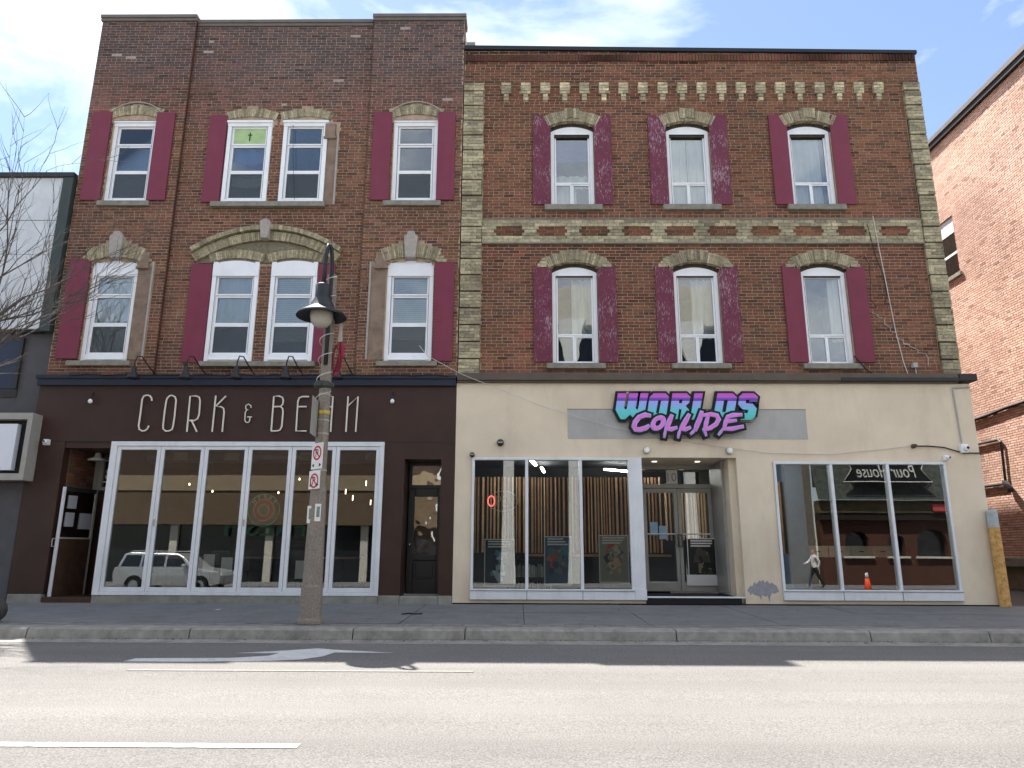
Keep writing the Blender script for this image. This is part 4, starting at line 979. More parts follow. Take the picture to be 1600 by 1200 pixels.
# folding glass doors
f = MB(); f.box(-8.238, -2.695, YB-.03, YB+.11, 3.04, 3.13); f.box(-8.238, -8.11, YB-.03, YB+.11, .137, 3.04); f.box(-2.78, -2.695, YB-.03, YB+.11, .137, 3.04); f.box(-8.11, -2.78, YB-.025, YB+.11, .137, .20)
FD = f.build('folding_door_frame', m_alu, LH, bevel=.006)
n = 6; wdt = (8.11-2.78)/n
for i in range(n):
    x0, x1 = -8.11+i*wdt+.004, -8.11+(i+1)*wdt-.004
    f = MB(); f.box(x0, x0+.072, YB-.01, YB+.05, .203, 3.037); f.box(x1-.072, x1, YB-.01, YB+.05, .203, 3.037); f.box(x0+.072, x1-.072, YB-.01, YB+.05, .203, .285); f.box(x0+.072, x1-.072, YB-.01, YB+.05, 2.965, 3.037)
    lf_ = f.build('door_leaf', m_alu, LH, bevel=.005)
    p = MB(); p.box(x0+.065, x1-.065, YB+.02, YB+.028, .28, 2.97); p.build('pane', m_shopglass, lf_)
    if i in (1, 3):
        h = MB(); h.box(x0+.02, x0+.04, YB-.03, YB-.008, 1.45, 1.58); h.build('handle', m_alug, lf_)
# left entry recess
r_ = MB(); r_.box(-9.24, -9.2, YB+.14, 15.45, .0, 3.0); r_.quad((-9.24,15.46,.0),(-8.2,15.46,0),(-8.2,15.46,2.2),(-9.24,15.46,2.2)); r_.quad((-9.24,YB+.14,3.0),(-9.24,15.46,3.0),(-8.2,15.46,3.0),(-8.2,YB+.14,3.0)); r_.build('entry_recess', m_woodd, LSF)
w_ = MB(); z = 2.1
while z < 2.95:
    y = YB+.2
    while y < 15.4:
        w_.box(-9.2, -9.185, y+.005, min(y+.22, 15.44), z+.005, z+.066, tuple(q*rng.uniform(.7,1.3) for q in rgb(124,92,74))); y += .23
    z += .0708
w_.build('recess_brickwork', m_brick, LSF, kind='stuff')
f = MB(); frame_ring(f, -9.18, -8.27, 2.24, 2.96, .07, 15.36, 15.45); f.box(-9.11, -9.0, 15.37, 15.44, 2.31, 2.89); tf = f.build('transom_frame', m_alug, LSF)
p = MB(); p.box(-9.12, -8.34, 15.41, 15.418, 2.30, 2.90); p.build('pane', m_shopglass, tf)
b = MB(); b.quad((-9.2,15.44,2.25),(-8.2,15.44,2.25),(-8.2,15.44,2.98),(-9.2,15.44,2.98)); b.build('transom_dark', m_black, tf)
text_mesh('8', .36, m_letter, 'house_number', at(171,741,15.35).x, 15.35, at(171,741,15.35).z, .003, parent=tf, width=.16, height=.26)
q = at(170,753,15.35); b = MB(); b.box(q.x-.14, q.x+.14, 15.345, 15.352, q.z-.012, q.z+.012); b.build('number_underline', m_letter, tf)
# the glass door standing open in the recess
od = thing('open_door', 'half-glazed door standing open in the recessed entry left of the folding doors', 'door', (-9.1, 14.6, .1))
A = Vector((-9.12, 14.30, 0)); B_ = Vector((-8.92, 15.12, 0))
def leaf(f0, f1, z0, z1, th, mat, name, off=0.):
    d_ = (B_-A).normalized(); n_ = Vector((d_.y, -d_.x, 0)); b = MB(); a = A+(B_-A)*f0+n_*off; c = A+(B_-A)*f1+n_*off
    b.obox((a.x,a.y,(z0+z1)/2),(c.x,c.y,(z0+z1)/2), th, z1-z0); return b.build(name, mat, od)
leaf(0, .05, .1, 2.22, .05, m_alu, 'stile'); leaf(.95, 1, .1, 2.22, .05, m_alug, 'stile'); leaf(.05, .95, 2.14, 2.22, .05, m_line, 'rail'); leaf(.05, .95, 1.20, 1.23, .05, m_alug, 'rail')
leaf(.05, .95, .1, 1.20, .035, m_woodd, 'panel'); leaf(.05, .95, 1.23, 2.14, .008, m_shopglass, 'pane')
leaf(.16, .42, 1.80, 2.06, .003, m_paper, 'notice', .012); leaf(.14, .40, 1.44, 1.72, .003, m_paper, 'notice', .012); leaf(.55, .92, 1.40, 1.72, .003, m_paper, 'notice', .012)
h = MB(); h.tube([(-9.13,14.30,1.05),(-9.18,14.27,1.05),(-9.18,14.27,1.2),(-9.13,14.30,1.2)], .012, 6); h.build('handle', m_alug, od)
q = at(153, 716, 15.0); pl = thing('pendant_lamp', 'white enamel pendant lamp hanging above the recessed entry', 'lamp', q)
b = MB(); b.lathe([(.02,.12),(.06,.10),(.07,.03),(.19,-.03),(.19,-.05),(.0,-.045)], q.x, q.y, q.z, 20); b.build('shade', m_white, pl, smooth=True)
b = MB(); b.tube([(q.x,q.y,q.z+.1),(q.x,q.y,2.99)], .008, 6); b.build('cord', m_wireb, pl)
q = at(135, 873, 15.43); b = MB(); b.box(q.x-.04, q.x+.04, 15.38, 15.44, q.z-.16, q.z+.16); b.box(q.x-.03,q.x+.03,15.36,15.38,q.z-.02,q.z+.1); tag(b.build('wall_telephone', m_black), 'small black box with pale keypad on the back wall of the recessed entry', 'intercom')
# right-hand panelled door of the left house
d = MB(); X0, X1, y = -2.26, -1.56, 14.82
d.box(X0, X0+.13, y, y+.05, .135, 2.25); d.box(X1-.10, X1, y, y+.05, .135, 2.25); d.box(X0+.13, X1-.1, y, y+.05, 2.08, 2.25); d.box(X0+.13, X1-.1, y, y+.05, .80, .92); d.box(X0+.13, X1-.1, y, y+.05, .135, .42)
d.box(X0+.13, X1-.1, y+.02, y+.05, .42, .8); d.box(X0+.19, X1-.16, y+.008, y+.03, .47, .75)
m_blkdoor = M('black_gloss_door', rgb(20,19,20), rough=.35, var=.1, spec=.5)
DD = d.build('door', m_blkdoor, LH, bevel=.008)
p = MB(); p.box(X0+.12, X1-.09, y+.02, y+.026, .91, 2.09); p.build('pane', m_doorglass, DD)
p = MB(); p.quad((X0,y+.3,.2),(X1,y+.3,.2),(X1,y+.3,2.75),(X0,y+.3,2.75)); p.build('door_curtain', m_wood, DD)
f = MB(); f.box(X0, X1, y-.01, y+.06, 2.25, 2.32); f.box(X0, X1, y-.01, y+.06, 2.72, 2.79); f.box(X0, X0+.06, y, y+.06, 2.32, 2.72); DT = f.build('transom_bar', m_blkdoor, LH)
p = MB(); p.box(X0+.05, X1, y+.03, y+.036, 2.31, 2.73); p.build('pane', m_doorglass, DT)
k = MB(); k.lathe([(0,-.05),(.022,-.045),(.028,-.03),(.02,-.01),(.012,0),(.0,.0)], X0+.06, y, 1.12, 12, axis='y'); k.build('door_knob', M('steel_knob', rgb(190,190,188), rough=.2, metal=.9), DD, smooth=True)
b = MB(); b.box(X0, X1, 14.80, 14.83, .128, .15); b.build('threshold', m_alug, DD)
# interior of the left shop
X0, X1, Y0, Y1, Z0, Z1 = -8.2, -2.4, YB+.13, 21.5, .1, 3.25
ri = MB(); ri.quad((X0,Y0,Z0),(X1,Y0,Z0),(X1,Y1,Z0),(X0,Y1,Z0)); ri.build('cafe_floor', M('cafe_floor', rgb(90,80,70), rough=.5), LH)
ri = MB(); ri.quad((X0,Y0,Z1),(X0,Y1,Z1),(X1,Y1,Z1),(X1,Y0,Z1)); ri.quad((X0,Y1,Z0),(X1,Y1,Z0),(X1,Y1,Z1),(X0,Y1,Z1)); ri.quad((X0,Y0,Z0),(X0,Y1,Z0),(X0,Y1,Z1),(X0,Y0,Z1)); ri.quad((X1,Y1,Z0),(X1,Y0,Z0),(X1,Y0,Z1),(X1,Y1,Z1)); ri.build('cafe_shell', M('cafe_paint', rgb(48,48,44), rough=.9), LH)
dk = thing('air_duct', 'round grey air duct with square grilles under the cafe ceiling', 'duct', (-5.3, 15.4, 2.9))
b = MB(); b.tube([(-8.1,15.5,3.0),(-2.5,15.5,3.0)], .15, 14); b.build('duct', M('duct_metal', rgb(120,120,118), rough=.4, metal=.3), dk, smooth=True)
for u in (282, 362, 480, 582):
    q = at(u, 713, 15.3); g_ = MB(); frame_ring(g_, q.x-.16, q.x+.16, q.z-.08, q.z+.08, .018, 15.3, 15.33); g_.box(q.x-.15, q.x+.15, 15.325, 15.34, q.z-.07, q.z+.07); g_.build('grille', m_alug, dk)
m_bulb = Emit('warm_bulb', (1,.78,.5), 4.)
for i, (u, v) in enumerate(((296,757), (332,768), (435,770), (452,745), (468,749))):
    q = at(u, v, 17.5); b = MB(); b.lathe([(0,-.02),(.013,-.014),(.018,0),(.011,.02),(.006,.035),(0,.035)], q.x, q.y, q.z, 10)
    t = thing('hanging_bulb', ('left bulb of the pair behind the second glass door leaf', 'right bulb of the pair behind the third glass door leaf', 'bulb beside the round sign behind the fourth glass door leaf', 'upper bulb at the edge of the fourth and fifth glass door leaves', 'bulb just left of the lamp post behind the glass doors')[i], 'light bulb', q, 'bulbs hanging in the cafe')
    b.build('bulb', m_bulb, t); c = MB(); c.tube([(q.x,q.y,q.z+.07),(q.x,q.y,3.24)], .004, 4); c.build('cord', m_wireb, t)
for i, (u, v) in enumerate(((540,768), (551,778), (572,755), (579,785))):
    q = at(u, v, 16.5); b = MB(); b.box(q.x-.007, q.x+.007, q.y, q.y+.014, q.z-.055, q.z+.055)
    tag(b.build('tube_lamp', m_bulb), 'small upright warm tube lamp behind the sixth glass door leaf, number %s from the left' % ('one','two','three','four')[i], 'lamp', 'upright tube lamps in the cafe')
# cafe furniture
def table(x, y, label):
    t = thing('cafe_table', label, 'table', (x, y, .1)); b = MB(); b.box(x-.35, x+.35, y-.35, y+.35, .82, .86); b.build('table_top', m_wood, t)
    b = MB(); b.tube([(x,y,.12),(x,y,.82)], .03, 8); b.build('pedestal', m_black, t); b = MB(); b.lathe([(0,0),(.22,0),(.22,.02),(0,.03)], x, y, .1, 14); b.build('base', m_black, t)
def chair(x, y, label, s_=1):
    t = thing('cafe_chair', label, 'chair', (x, y, .1)); b = MB(); b.box(x-.2, x+.2, y-.2, y+.2, .53, .57); b.build('seat', m_woodd, t)
    for dx in (-.18, .18):
        for dy in (-.18, .18):
            b = MB(); b.tube([(x+dx,y+dy,.1),(x+dx,y+dy,.53)], .015, 6); b.build('leg', m_black, t)
    b = MB(); b.box(x-.2, x+.2, y+.18*s_-.01, y+.18*s_+.01, .72, .98); b.tube([(x-.18,y+.18*s_,.55),(x-.18,y+.18*s_,.98)], .014, 6); b.tube([(x+.18,y+.18*s_,.55),(x+.18,y+.18*s_,.98)], .014, 6); b.build('backrest', m_woodd, t)
for i, x in enumerate((-7.0, -5.4, -3.7)):
    w_ = ('left', 'middle', 'right')[i]
    table(x, 15.5, w_+' cafe table behind the folding glass doors'); chair(x-.6, 15.6, 'wooden chair left of the '+w_+' cafe table'); chair(x+.6, 15.5, 'wooden chair right of the '+w_+' cafe table')
b = MB(); b.box(-7.9, -3.2, 20.2, 20.9, .1, 1.2); b.box(-8.0, -3.1, 20.1, 21.0, 1.2, 1.26); tag(b.build('bar_counter', m_woodd), 'long dark wood bar counter at the back of the cafe', 'counter')
for i, (u, v) in enumerate(((354,885), (326,880), (470,890))):
    q = at(u, v, YB+.034); b = MB(); b.box(q.x-.11, q.x+.11, q.y, q.y+.003, q.z-.17, q.z+.17); tag(b.build('notice', m_sgnw), ('white paper notice low in the third glass door leaf', 'narrow paper notice left of the third leaf divider', 'white paper notice beside the lamp post')[i], 'notice')

# CORK & BEAN lettering
CB = thing('shop_lettering', 'thin cream lettering along the dark brown fascia', 'sign', (-5, YB, 3.7))
def arc(cx, cy, rx, ry, a0, a1, n=8): return [(cx+rx*math.cos(R(a0+(a1-a0)*i/n)), cy-ry*math.sin(R(a0+(a1-a0)*i/n))) for i in range(n+1)]
def glyph(strokes, ou, slant=0, r_=.017, name='letter'):
    b = MB()
    for s_ in strokes:
        pts = []
        for x, y in s_:
            p_ = at(ou+x/8, 600+y/8, YB-.035); pts.append(p_)
        b.tube(pts, r_, 6)
    b.build(name, m_letter, CB)
glyph([[(298,212),(296,180),(275,148),(240,140),(200,150),(178,190),(155,380),(134,520),(140,565),(175,588),(215,583),(245,560),(260,520)]], 200)
glyph([[(490,180),(520,148),(550,142),(588,160),(602,200),(585,380),(565,520),(550,570),(510,588),(470,588),(440,560),(440,510),(458,350),(478,215),(490,180)]], 200)
glyph([[(736,598),(778,152),(850,150),(890,165),(902,210),(890,380),(870,435),(830,458),(762,456)], [(795,458),(862,598)]], 200)
glyph([[(1052,598),(1098,145)], [(1226,150),(1096,280),(1160,284),(1195,305),(1202,350),(1178,598)]], 200)
glyph([[(1538,298),(1536,270),(1505,252),(1475,268),(1470,300),(1480,318),(1505,322),(1480,328),(1466,360),(1460,450),(1475,478),(1500,482),(1518,468),(1526,415)], [(1490,413),(1548,412)]], 200, r_=.012, name='ampersand')
glyph([[(190,588),(224,154),(290,152),(330,168),(342,205),(335,255),(305,282),(222,284)], [(305,282),(332,305),(338,350),(322,530),(300,575),(265,588),(190,588)]], 400)
glyph([[(662,158),(580,158),(540,175),(524,220),(500,588),(630,588)], [(515,284),(632,284)]], 400)
glyph([[(800,598),(836,200),(856,165),(890,152),(962,156),(932,598)], [(824,284),(950,284)]], 400)
glyph([[(1124,598),(1152,155)], [(1146,276),(1276,158),(1246,598)]], 400)

# ------------------------------------------------------------------ small fittings on the fronts
def gooseneck(u, label):
    q = at(u, 588, YB-.02); x = q.x; t = thing('gooseneck_lamp', label, 'lamp', (x, YB, 4.5), 'gooseneck lamps above the dark brown fascia')
    b = MB(); b.tube([(x+.16,YF-.02,4.50),(x+.14,YF-.2,4.52),(x+.08,YF-.42,4.66),(x+.03,YF-.58,4.80),(x-.02,YF-.66,4.79),(x-.05,YF-.68,4.66),(x-.05,YF-.68,4.52)], .014, 6); b.build('arm', m_lampblk, t, smooth=True)
    b = MB(); b.lathe([(.02,.22),(.045,.20),(.05,.10),(.12,-.02),(.125,-.04),(.0,-.03)], x-.05, YF-.68, 4.36, 16); b.build('shade', m_lampblk, t, smooth=True)
    b = MB(); b.lathe([(0,-.02),(.05,-.02),(.05,0),(0,0)], x+.16, YF-.02, 4.5, 10, axis='y'); b.build('wall_plate', m_lampblk, t)
for i, u in enumerate((233, 312, 388, 463, 541)): gooseneck(u, 'black gooseneck lamp on the navy band, %s from the left' % ('first','second','third','fourth','fifth')[i])
for u, v, l in ((141, 627, 'bare white globe bulb on the brown fascia left of the cream lettering'), (613, 627, 'bare white globe bulb on the brown fascia right of the cream lettering')):
    q = at(u, v, YB-.08); t = thing('globe_bulb', l, 'light bulb', (q.x, YB, q.z), 'globe bulbs on the brown fascia')
    b = MB(); b.lathe([(0,-.045),(.03,-.036),(.045,-.005),(.035,.03),(.015,.05),(0,.05)], q.x, q.y, q.z, 14); b.build('globe', m_white, t, smooth=True)
    b = MB(); b.lathe([(0,.05),(.022,.05),(.022,.13),(0,.13)], q.x, q.y, q.z, 10); b.tube([(q.x,q.y,q.z+.12),(q.x,YB,q.z+.2)], .012, 6); b.build('socket', m_lampblk, t)
b = MB(); pts = [(at(80,607,YB-.04).x, YB-.09, 4.47)]
for i in range(1, 24): pts.append((-9.6+i*.355, YB-.10-.01*(i % 2), 4.515-.03*math.sin(i*1.7)**2))
b.tube(pts[1:], .012, 5); tag(b.build('power_cable', m_wireb), 'black cable looping along the navy band below the gooseneck lamps', 'cable')
def dome_cam(u, v, y, label, s_=1.):
    q = at(u, v, y); t = thing('security_camera', label, 'camera', q)
    b = MB(); b.box(q.x-.075*s_, q.x+.075*s_, y-.05, y+.05, q.z-.085*s_, q.z+.085*s_); b.build('housing', m_white, t, bevel=.015)
    b = MB(); b.lathe([(0,-.12),(.035*s_,-.115),(.055*s_,-.09),(.06*s_,-.05),(0,-.05)], q.x+.01, y, q.z, 16, axis='y'); b.build('dome', m_white, t, smooth=True)
    b = MB(); b.lathe([(0,-.135),(.02*s_,-.13),(.03*s_,-.116),(0,-.116)], q.x+.015, y, q.z+.005, 12, axis='y'); b.build('lens', m_black, t)
dome_cam(1506, 701, YS-.05, 'white box security camera below the conduit at the right end of the stucco')
dome_cam(1478, 716, YS-.05, 'small round white security camera at the top right corner of the right shop window', .62)
dome_cam(73, 691, YB-.05, 'white security camera on the brown pier left of the recessed entry', .7)
for u, v, l in ((1010, 704, 'round white wall light above the left side of the entrance'), (1139, 705, 'round white wall light above the right side of the entrance')):
    q = at(u, v, YS); t = thing('wall_light', l, 'light', q, 'round lights above the entrance')
    b = MB(); b.lathe([(0,-.09),(.05,-.088),(.062,-.07),(.062,-.03),(0,-.03)], q.x, YS, q.z, 18, axis='y'); b.build('lens', M('opal_lens', rgb(236,232,220), rough=.3), t, smooth=True)
    b = MB(); b.lathe([(0,-.035),(.072,-.035),(.072,0),(0,0)], q.x, YS, q.z, 18, axis='y'); b.build('ring', m_alug, t)
for u, v, s_, l in ((782, 692, .07, 'dark round bulkhead light on the stucco above the left shop window'), (738, 711, .05, 'small dark camera at the top left corner of the left shop window')):
    q = at(u, v, YS); t = thing('bulkhead_fitting', l, 'light', q)
    b = MB(); b.lathe([(0,-.10),(s_*.6,-.095),(s_,-.06),(s_,0),(0,0)], q.x, YS, q.z, 16, axis='y'); b.build('housing', M('bronze', rgb(58,50,42), rough=.45), t, smooth=True)
    b = MB(); b.box(q.x-s_*.7, q.x+s_*.7, YS-.115, YS-.09, q.z-s_*.25, q.z+s_*.15); b.build('visor', m_alug, t)
def cable(name, pix, y, r_, mat, label, cat='cable'):
    b = MB(); pts = [at(p_[0], p_[1], p_[2] if len(p_) > 2 else y) for p_ in pix]; b.tube(pts, r_, 5); return tag(b.build(name, mat), label, cat)
cable('drop_cable', [(655,540,YF-.05),(668,556,YF-.1),(690,568,YF-.15),(720,584,YS-.14),(760,600,YS-.1),(850,636,YS-.06),(960,668,YS-.05),(1040,684,YS-.03),(1140,700,YS-.03),(1200,708,YS-.02),(1300,710,YS-.02),(1380,702,YS-.02),(1425,697,YS-.02)], YS, .006, m_wire, 'thin white cable sagging across the stucco to the right end')
cable('service_cable', [(1428,697),(1450,697),(1475,699),(1492,704),(1506,708),(1531,708)], YS-.03, .014, m_wireb, 'black service cable running to the right edge of the stucco')
b = MB(); q = at(1428, 697, YS-.04); b.lathe([(0,-.12),(.03,-.12),(.045,-.05),(.045,.03),(0,.03)], q.x, YS, q.z, 10, axis='y'); tag(b.build('cable_anchor', M('rusty_iron', rgb(90,74,60), rough=.8, var=.3, scale=30)), 'small rusty anchor where the black cable leaves the stucco', 'anchor')
cable('conduit', [(1516,605),(1490,606),(1489,609),(1496,650),(1503,692)], YS-.02, .016, m_patch, 'thin painted conduit running down to the white box camera', 'conduit')
cable('coaxial_cable', [(1364,338),(1372,380),(1386,450),(1400,520),(1412,566),(1420,588),(1425,592),(1432,585),(1430,572)], YF-.0, .009, m_wire, 'white cable hanging down the brick beside the right-hand windows')
cable('loop_cable', [(1336,402),(1350,400),(1358,412),(1360,440),(1360,468),(1368,478),(1382,476),(1386,460),(1380,430),(1368,400),(1355,350)], YF+.0, .007, m_wireb, 'thin dark cable looping on the brick beside the right shutter')
cable('black_cable', [(1334,556),(1345,566),(1352,576),(1368,588),(1395,594),(1420,594)], YF-.06, .013, m_wireb, 'black cable drooping from the lower right window to the cornice')
q = at(1429, 571, YF); b = MB(); b.box(q.x-.045, q.x+.045, YF-.05, YF+.05, q.z-.05, q.z+.05); tag(b.build('junction_box', m_patch), 'small grey junction box on the brick above the cornice', 'junction box')
cable('thin_wire', [(458,195,YF+.02),(458,250,YF+.02),(460,312,YF+.02)], YF, .005, m_wireb, 'thin black wire hanging past the third-floor middle window')
# stepped repointing scar on the right house
b = MB(); pts = [(1362,489),(1371,492),(1371,495),(1382,498),(1382,507),(1391,512),(1391,518),(1400,520),(1400,528),(1411,532),(1411,537),(1421,538),(1421,541),(1434,547),(1434,551),(1446,553),(1450,560),(1450,572)]
for i in range(len(pts)-1):
    p0, p1 = at(*pts[i], YF+.046), at(*pts[i+1], YF+.046); b.obox(p0, p1, .012, .028, up=(0,1,0) if abs(p0.z-p1.z) > .02 else (0,0,1))
b.build('repointed_crack', M('new_mortar', rgb(176,164,150), rough=.95), RH, kind='stuff')

# ------------------------------------------------------------------ street lamp
YP = 10.95
PX = at(484, 975, YP).x; zb = sz_(YP)
SL = thing('street_lamp', 'concrete street lamp post with black hooded lantern in front of the dark brown shop', 'street lamp', (PX, YP, zb))
b = MB(); b.lathe([(.185,0),(.185,.05),(.165,.09),(.160,.52),(.15,.56)], PX, YP, zb, 8, rot=math.pi/8); b.build('plinth', m_post, SL, bevel=.01)
b = MB(); b.lathe([(.148,.55),(.148,.60),(.122,1.95),(.108,2.02)], PX, YP, zb, 8, rot=math.pi/8); b.build('lower_shaft', m_post, SL, bevel=.006)
ztop = at(520, 430, YP).z
b = MB(); b.lathe([(.103,2.01),(.078,ztop-zb)], PX, YP, zb, 8, rot=math.pi/8); b.build('shaft', m_post, SL)
zA = at(515, 572, YP).z; zT = at(512, 388, YP).z
xa = PX+.012; xh = at(504, 470, YP-.27).x
b = MB(); b.tube([(xa,YP-.11,zA),(xa,YP-.11,zA+.8),(xa,YP-.11,ztop+.12)]+[( (xa+xh)/2+(xa-xh)/2*math.cos(t_*math.pi), YP-.11-.16*t_, ztop+.12+(zT-ztop-.14)*math.sin(t_*math.pi)) for t_ in (.15,.3,.45,.6,.75,.9)]+[(xh,YP-.27,ztop+.0),(xh,YP-.27,at(503, 487, YP-.27).z+.45)], .034, 8); b.build('lamp_arm', m_lampblk, SL, smooth=True)
zl_ = at(503, 487, YP-.27).z
b = MB(); b.lathe([(.03,.47),(.105,.455),(.122,.44),(.122,.24),(.13,.21),(.18,.12),(.20,.07),(.215,.05),(.36,-.035),(.395,-.09),(.38,-.095),(.19,-.0),(.18,-.0)], xh, YP-.27, zl_, 28); ld = b.build('lamp_hood', m_lampblk, SL, smooth=True)
b = MB(); b.lathe([(.178,.0),(.18,-.08),(.158,-.18),(.10,-.25),(.0,-.27)], xh, YP-.27, zl_, 20); b.build('lamp_globe', M('frosted_globe', rgb(176,172,160), rough=.25, var=.04, spec=.5), SL, smooth=True)
# wrapped string of lights, bands, clamp
w_ = MB(); pts = []
for i in range(120):
    a = i/119*7*2*math.pi; z = zA-.75+i/119*(ztop-zA+.7); rr = .103-(z-zb-2.0)*.0085
    pts.append((PX-.012+math.cos(a)*(rr+.022), YP-.045+math.sin(a)*(rr+.065), z))
w_.tube(pts, .007, 4); tag(w_.build('light_string', m_wire), 'white cable wound round the upper part of the lamp post', 'cable')
for v in (601, 617, 657, 678, 735):
    z = at(505, v, YP).z; rr = .103-(z-zb-2.0)*.0085+.003
    b = MB(); b.lathe([(rr,-.012),(rr+.003,-.012),(rr+.003,.012),(rr,.012)], PX, YP, z, 8, rot=math.pi/8); b.build('steel_band', m_alug, SL)
z = at(505, 603, YP).z; b = MB(); b.lathe([(.09,-.05),(.16,-.02),(.17,.03),(.10,.07),(.09,.07)], PX-.02, YP, z, 8); b.build('bracket_collar', M('dark_galvanised', rgb(64,70,66), rough=.6, var=.3, scale=20), SL)
z = at(505, 645, YP).z; b = MB(); rr = .1; b.lathe([(rr-.004,-.025),(rr+.001,-.025),(rr+.001,.025),(rr-.004,.025)], PX, YP, z, 8, rot=math.pi/8); b.build('yellow_sticker', M('yellow_sticker', rgb(200,170,60), rough=.6, var=.3, scale=30), SL)
# flag-mounted sign seen nearly edge on
sp = thing('side_sign', 'grey sign plate mounted edge-on to the left of the lamp post', 'sign', (PX-.2, YP, 3.2))
q0, q1 = at(497, 622, YP-.3), at(489, 680, YP-.3); b = MB()
b.add([(PX-.085,YP+.02,q0.z),(q0.x-.03,YP-.5,q0.z),(q0.x-.03,YP-.5,q1.z),(PX-.085,YP+.02,q1.z),(PX-.079,YP+.02,q0.z),(q0.x-.024,YP-.5,q0.z),(q0.x-.024,YP-.5,q1.z),(PX-.079,YP+.02,q1.z)], [(0,1,2,3),(7,6,5,4),(0,4,5,1),(1,5,6,2),(2,6,7,3),(3,7,4,0)]); b.build('plate', m_alug, sp)
# parking signs
def parking(u0, v0, u1, v1, label, p_letter):
    y = YP-.15; a = at(u0, v0, y); c_ = at(u1, v1, y); cx = (a.x+c_.x)/2; t = thing('parking_sign', label, 'sign', (cx, y, c_.z), 'parking signs on the lamp post')
    hw, h = .15, a.z-c_.z
    b = MB(); b.box(cx-hw, cx+hw, y, y+.006, c_.z, a.z); b.build('plate', m_sgnw, t, bevel=.002)
    rz = a.z-.155
    b = MB(); b.lathe([(.085,-.002),(.112,-.002),(.112,.001),(.085,.001)], cx, y-.001, rz, 28, axis='y'); 
    # ring only: drop the end caps
    b.f = b.f[:-2]; b.m = b.m[:-2]; b.build('red_ring', m_sgnred, t)
    text_mesh('P', .17, m_sgnblk, 'letter', cx-.005, y-.002, rz, .001, parent=t, height=.12, width=.07)
    b = MB(); b.obox((cx-.07,y-.0045,rz+.07),(cx+.07,y-.0045,rz-.07), .002, .022, up=(.7,0,.7)); b.build('red_bar', m_sgnred, t)
    zz_ = c_.z+.06
    for s_ in (-1, 1):
        b = MB(); b.prism([(cx+s_*.125, zz_), (cx+s_*.07, zz_+.03*1), (cx+s_*.07, zz_-.03)] if s_ < 0 else [(cx+.125, zz_), (cx+.07, zz_+.03), (cx+.07, zz_-.03)], y-.003, y-.001); b.build('arrow', m_sgnblk, t)
    if h > .52:
        for s_, tt in ((-1, '7-9'), (1, '16-18')): pass
        b = MB()
        for i in range(5): b.box(cx-.10+i*.042, cx-.075+i*.042, y-.003, y-.001, a.z-.36, a.z-.31)
        b.build('small_print', m_sgnblk, t, kind='stuff')
    b = MB(); b.box(cx-.02, cx+.02, y+.006, y+.08, (a.z+c_.z)/2-.02, (a.z+c_.z)/2+.02); b.build('bracket', m_alug, t); t.rotation_euler = (0, 0, R(-42))
parking(487, 692, 504, 733, 'upper white parking sign with red ring, small print and arrows on the post', False)
parking(483, 735, 499, 764, 'lower white no-parking sign with red ring and arrows on the post', True)
for u0, v0, u1, v1, l, dx in ((497, 788, 507, 815, 'white sticker with dark drawing on the right side of the post', .045), (484, 791, 489, 818, 'narrow torn white sticker on the left side of the post', -.075)):
    z0, z1 = at(u1, v1, YP).z, at(u0, v0, YP).z; b = MB(); y = YP-.122 if dx > 0 else YP-.10
    b.box(PX+dx-.045, PX+dx+.045, y-.002, y, z0, z1); b.box(PX+dx-.02, PX+dx+.03, y-.003, y-.0021, z0+.06, z1-.04, mi=1); tag(b.build('sticker', [m_sgnw, M('sticker_ink', rgb(120,136,128), rough=.7, var=.4, scale=40)]), l, 'sticker')
# flag and cable coil behind the post
fl = thing('banner', 'folded red and white banner hanging behind the lamp post', 'banner', (PX+.17, YP+.05, 3.9))
b = MB(); vs = []; n = 8
zt_, zm_, zb_ = at(530, 500, YP).z, at(530, 533, YP).z, at(530, 585, YP).z
for i, (z, w0) in enumerate(((zt_, .05), (zm_, .07))): vs += [(PX+.17, YP+.06, z), (PX+.17+w0, YP+.03, z)]
b.add([(PX+.15,YP+.06,zt_),(PX+.20,YP+.04,zt_),(PX+.22,YP+.02,zm_),(PX+.14,YP+.06,zm_)], [(0,1,2,3)]); b.build('white_part', m_sgnw, fl)
b = MB(); b.tube([(PX+.20+.02*math.sin(i), YP+.05, zm_+(zb_-zm_)*i/7) if i < 6 else (PX+.12, YP+.05, zb_) for i in range(8)], [.03,.05,.04,.05,.04,.05,.04,.03], 6); b.build('red_part', M('red_cloth', rgb(150,50,70), rough=.9, var=.2, scale=15), fl)
b = MB(); b.tube(ell((PX+.16), (zm_+zb_)/2, .07, .22, YP+.0, 18), .012, 5, closed=True); b.tube(ell((PX+.15), (zm_+zb_)/2-.02, .05, .19, YP-.02, 18), .012, 5, closed=True); b.build('cable_coil', M('maroon_cable', rgb(120,40,56), rough=.7), fl)

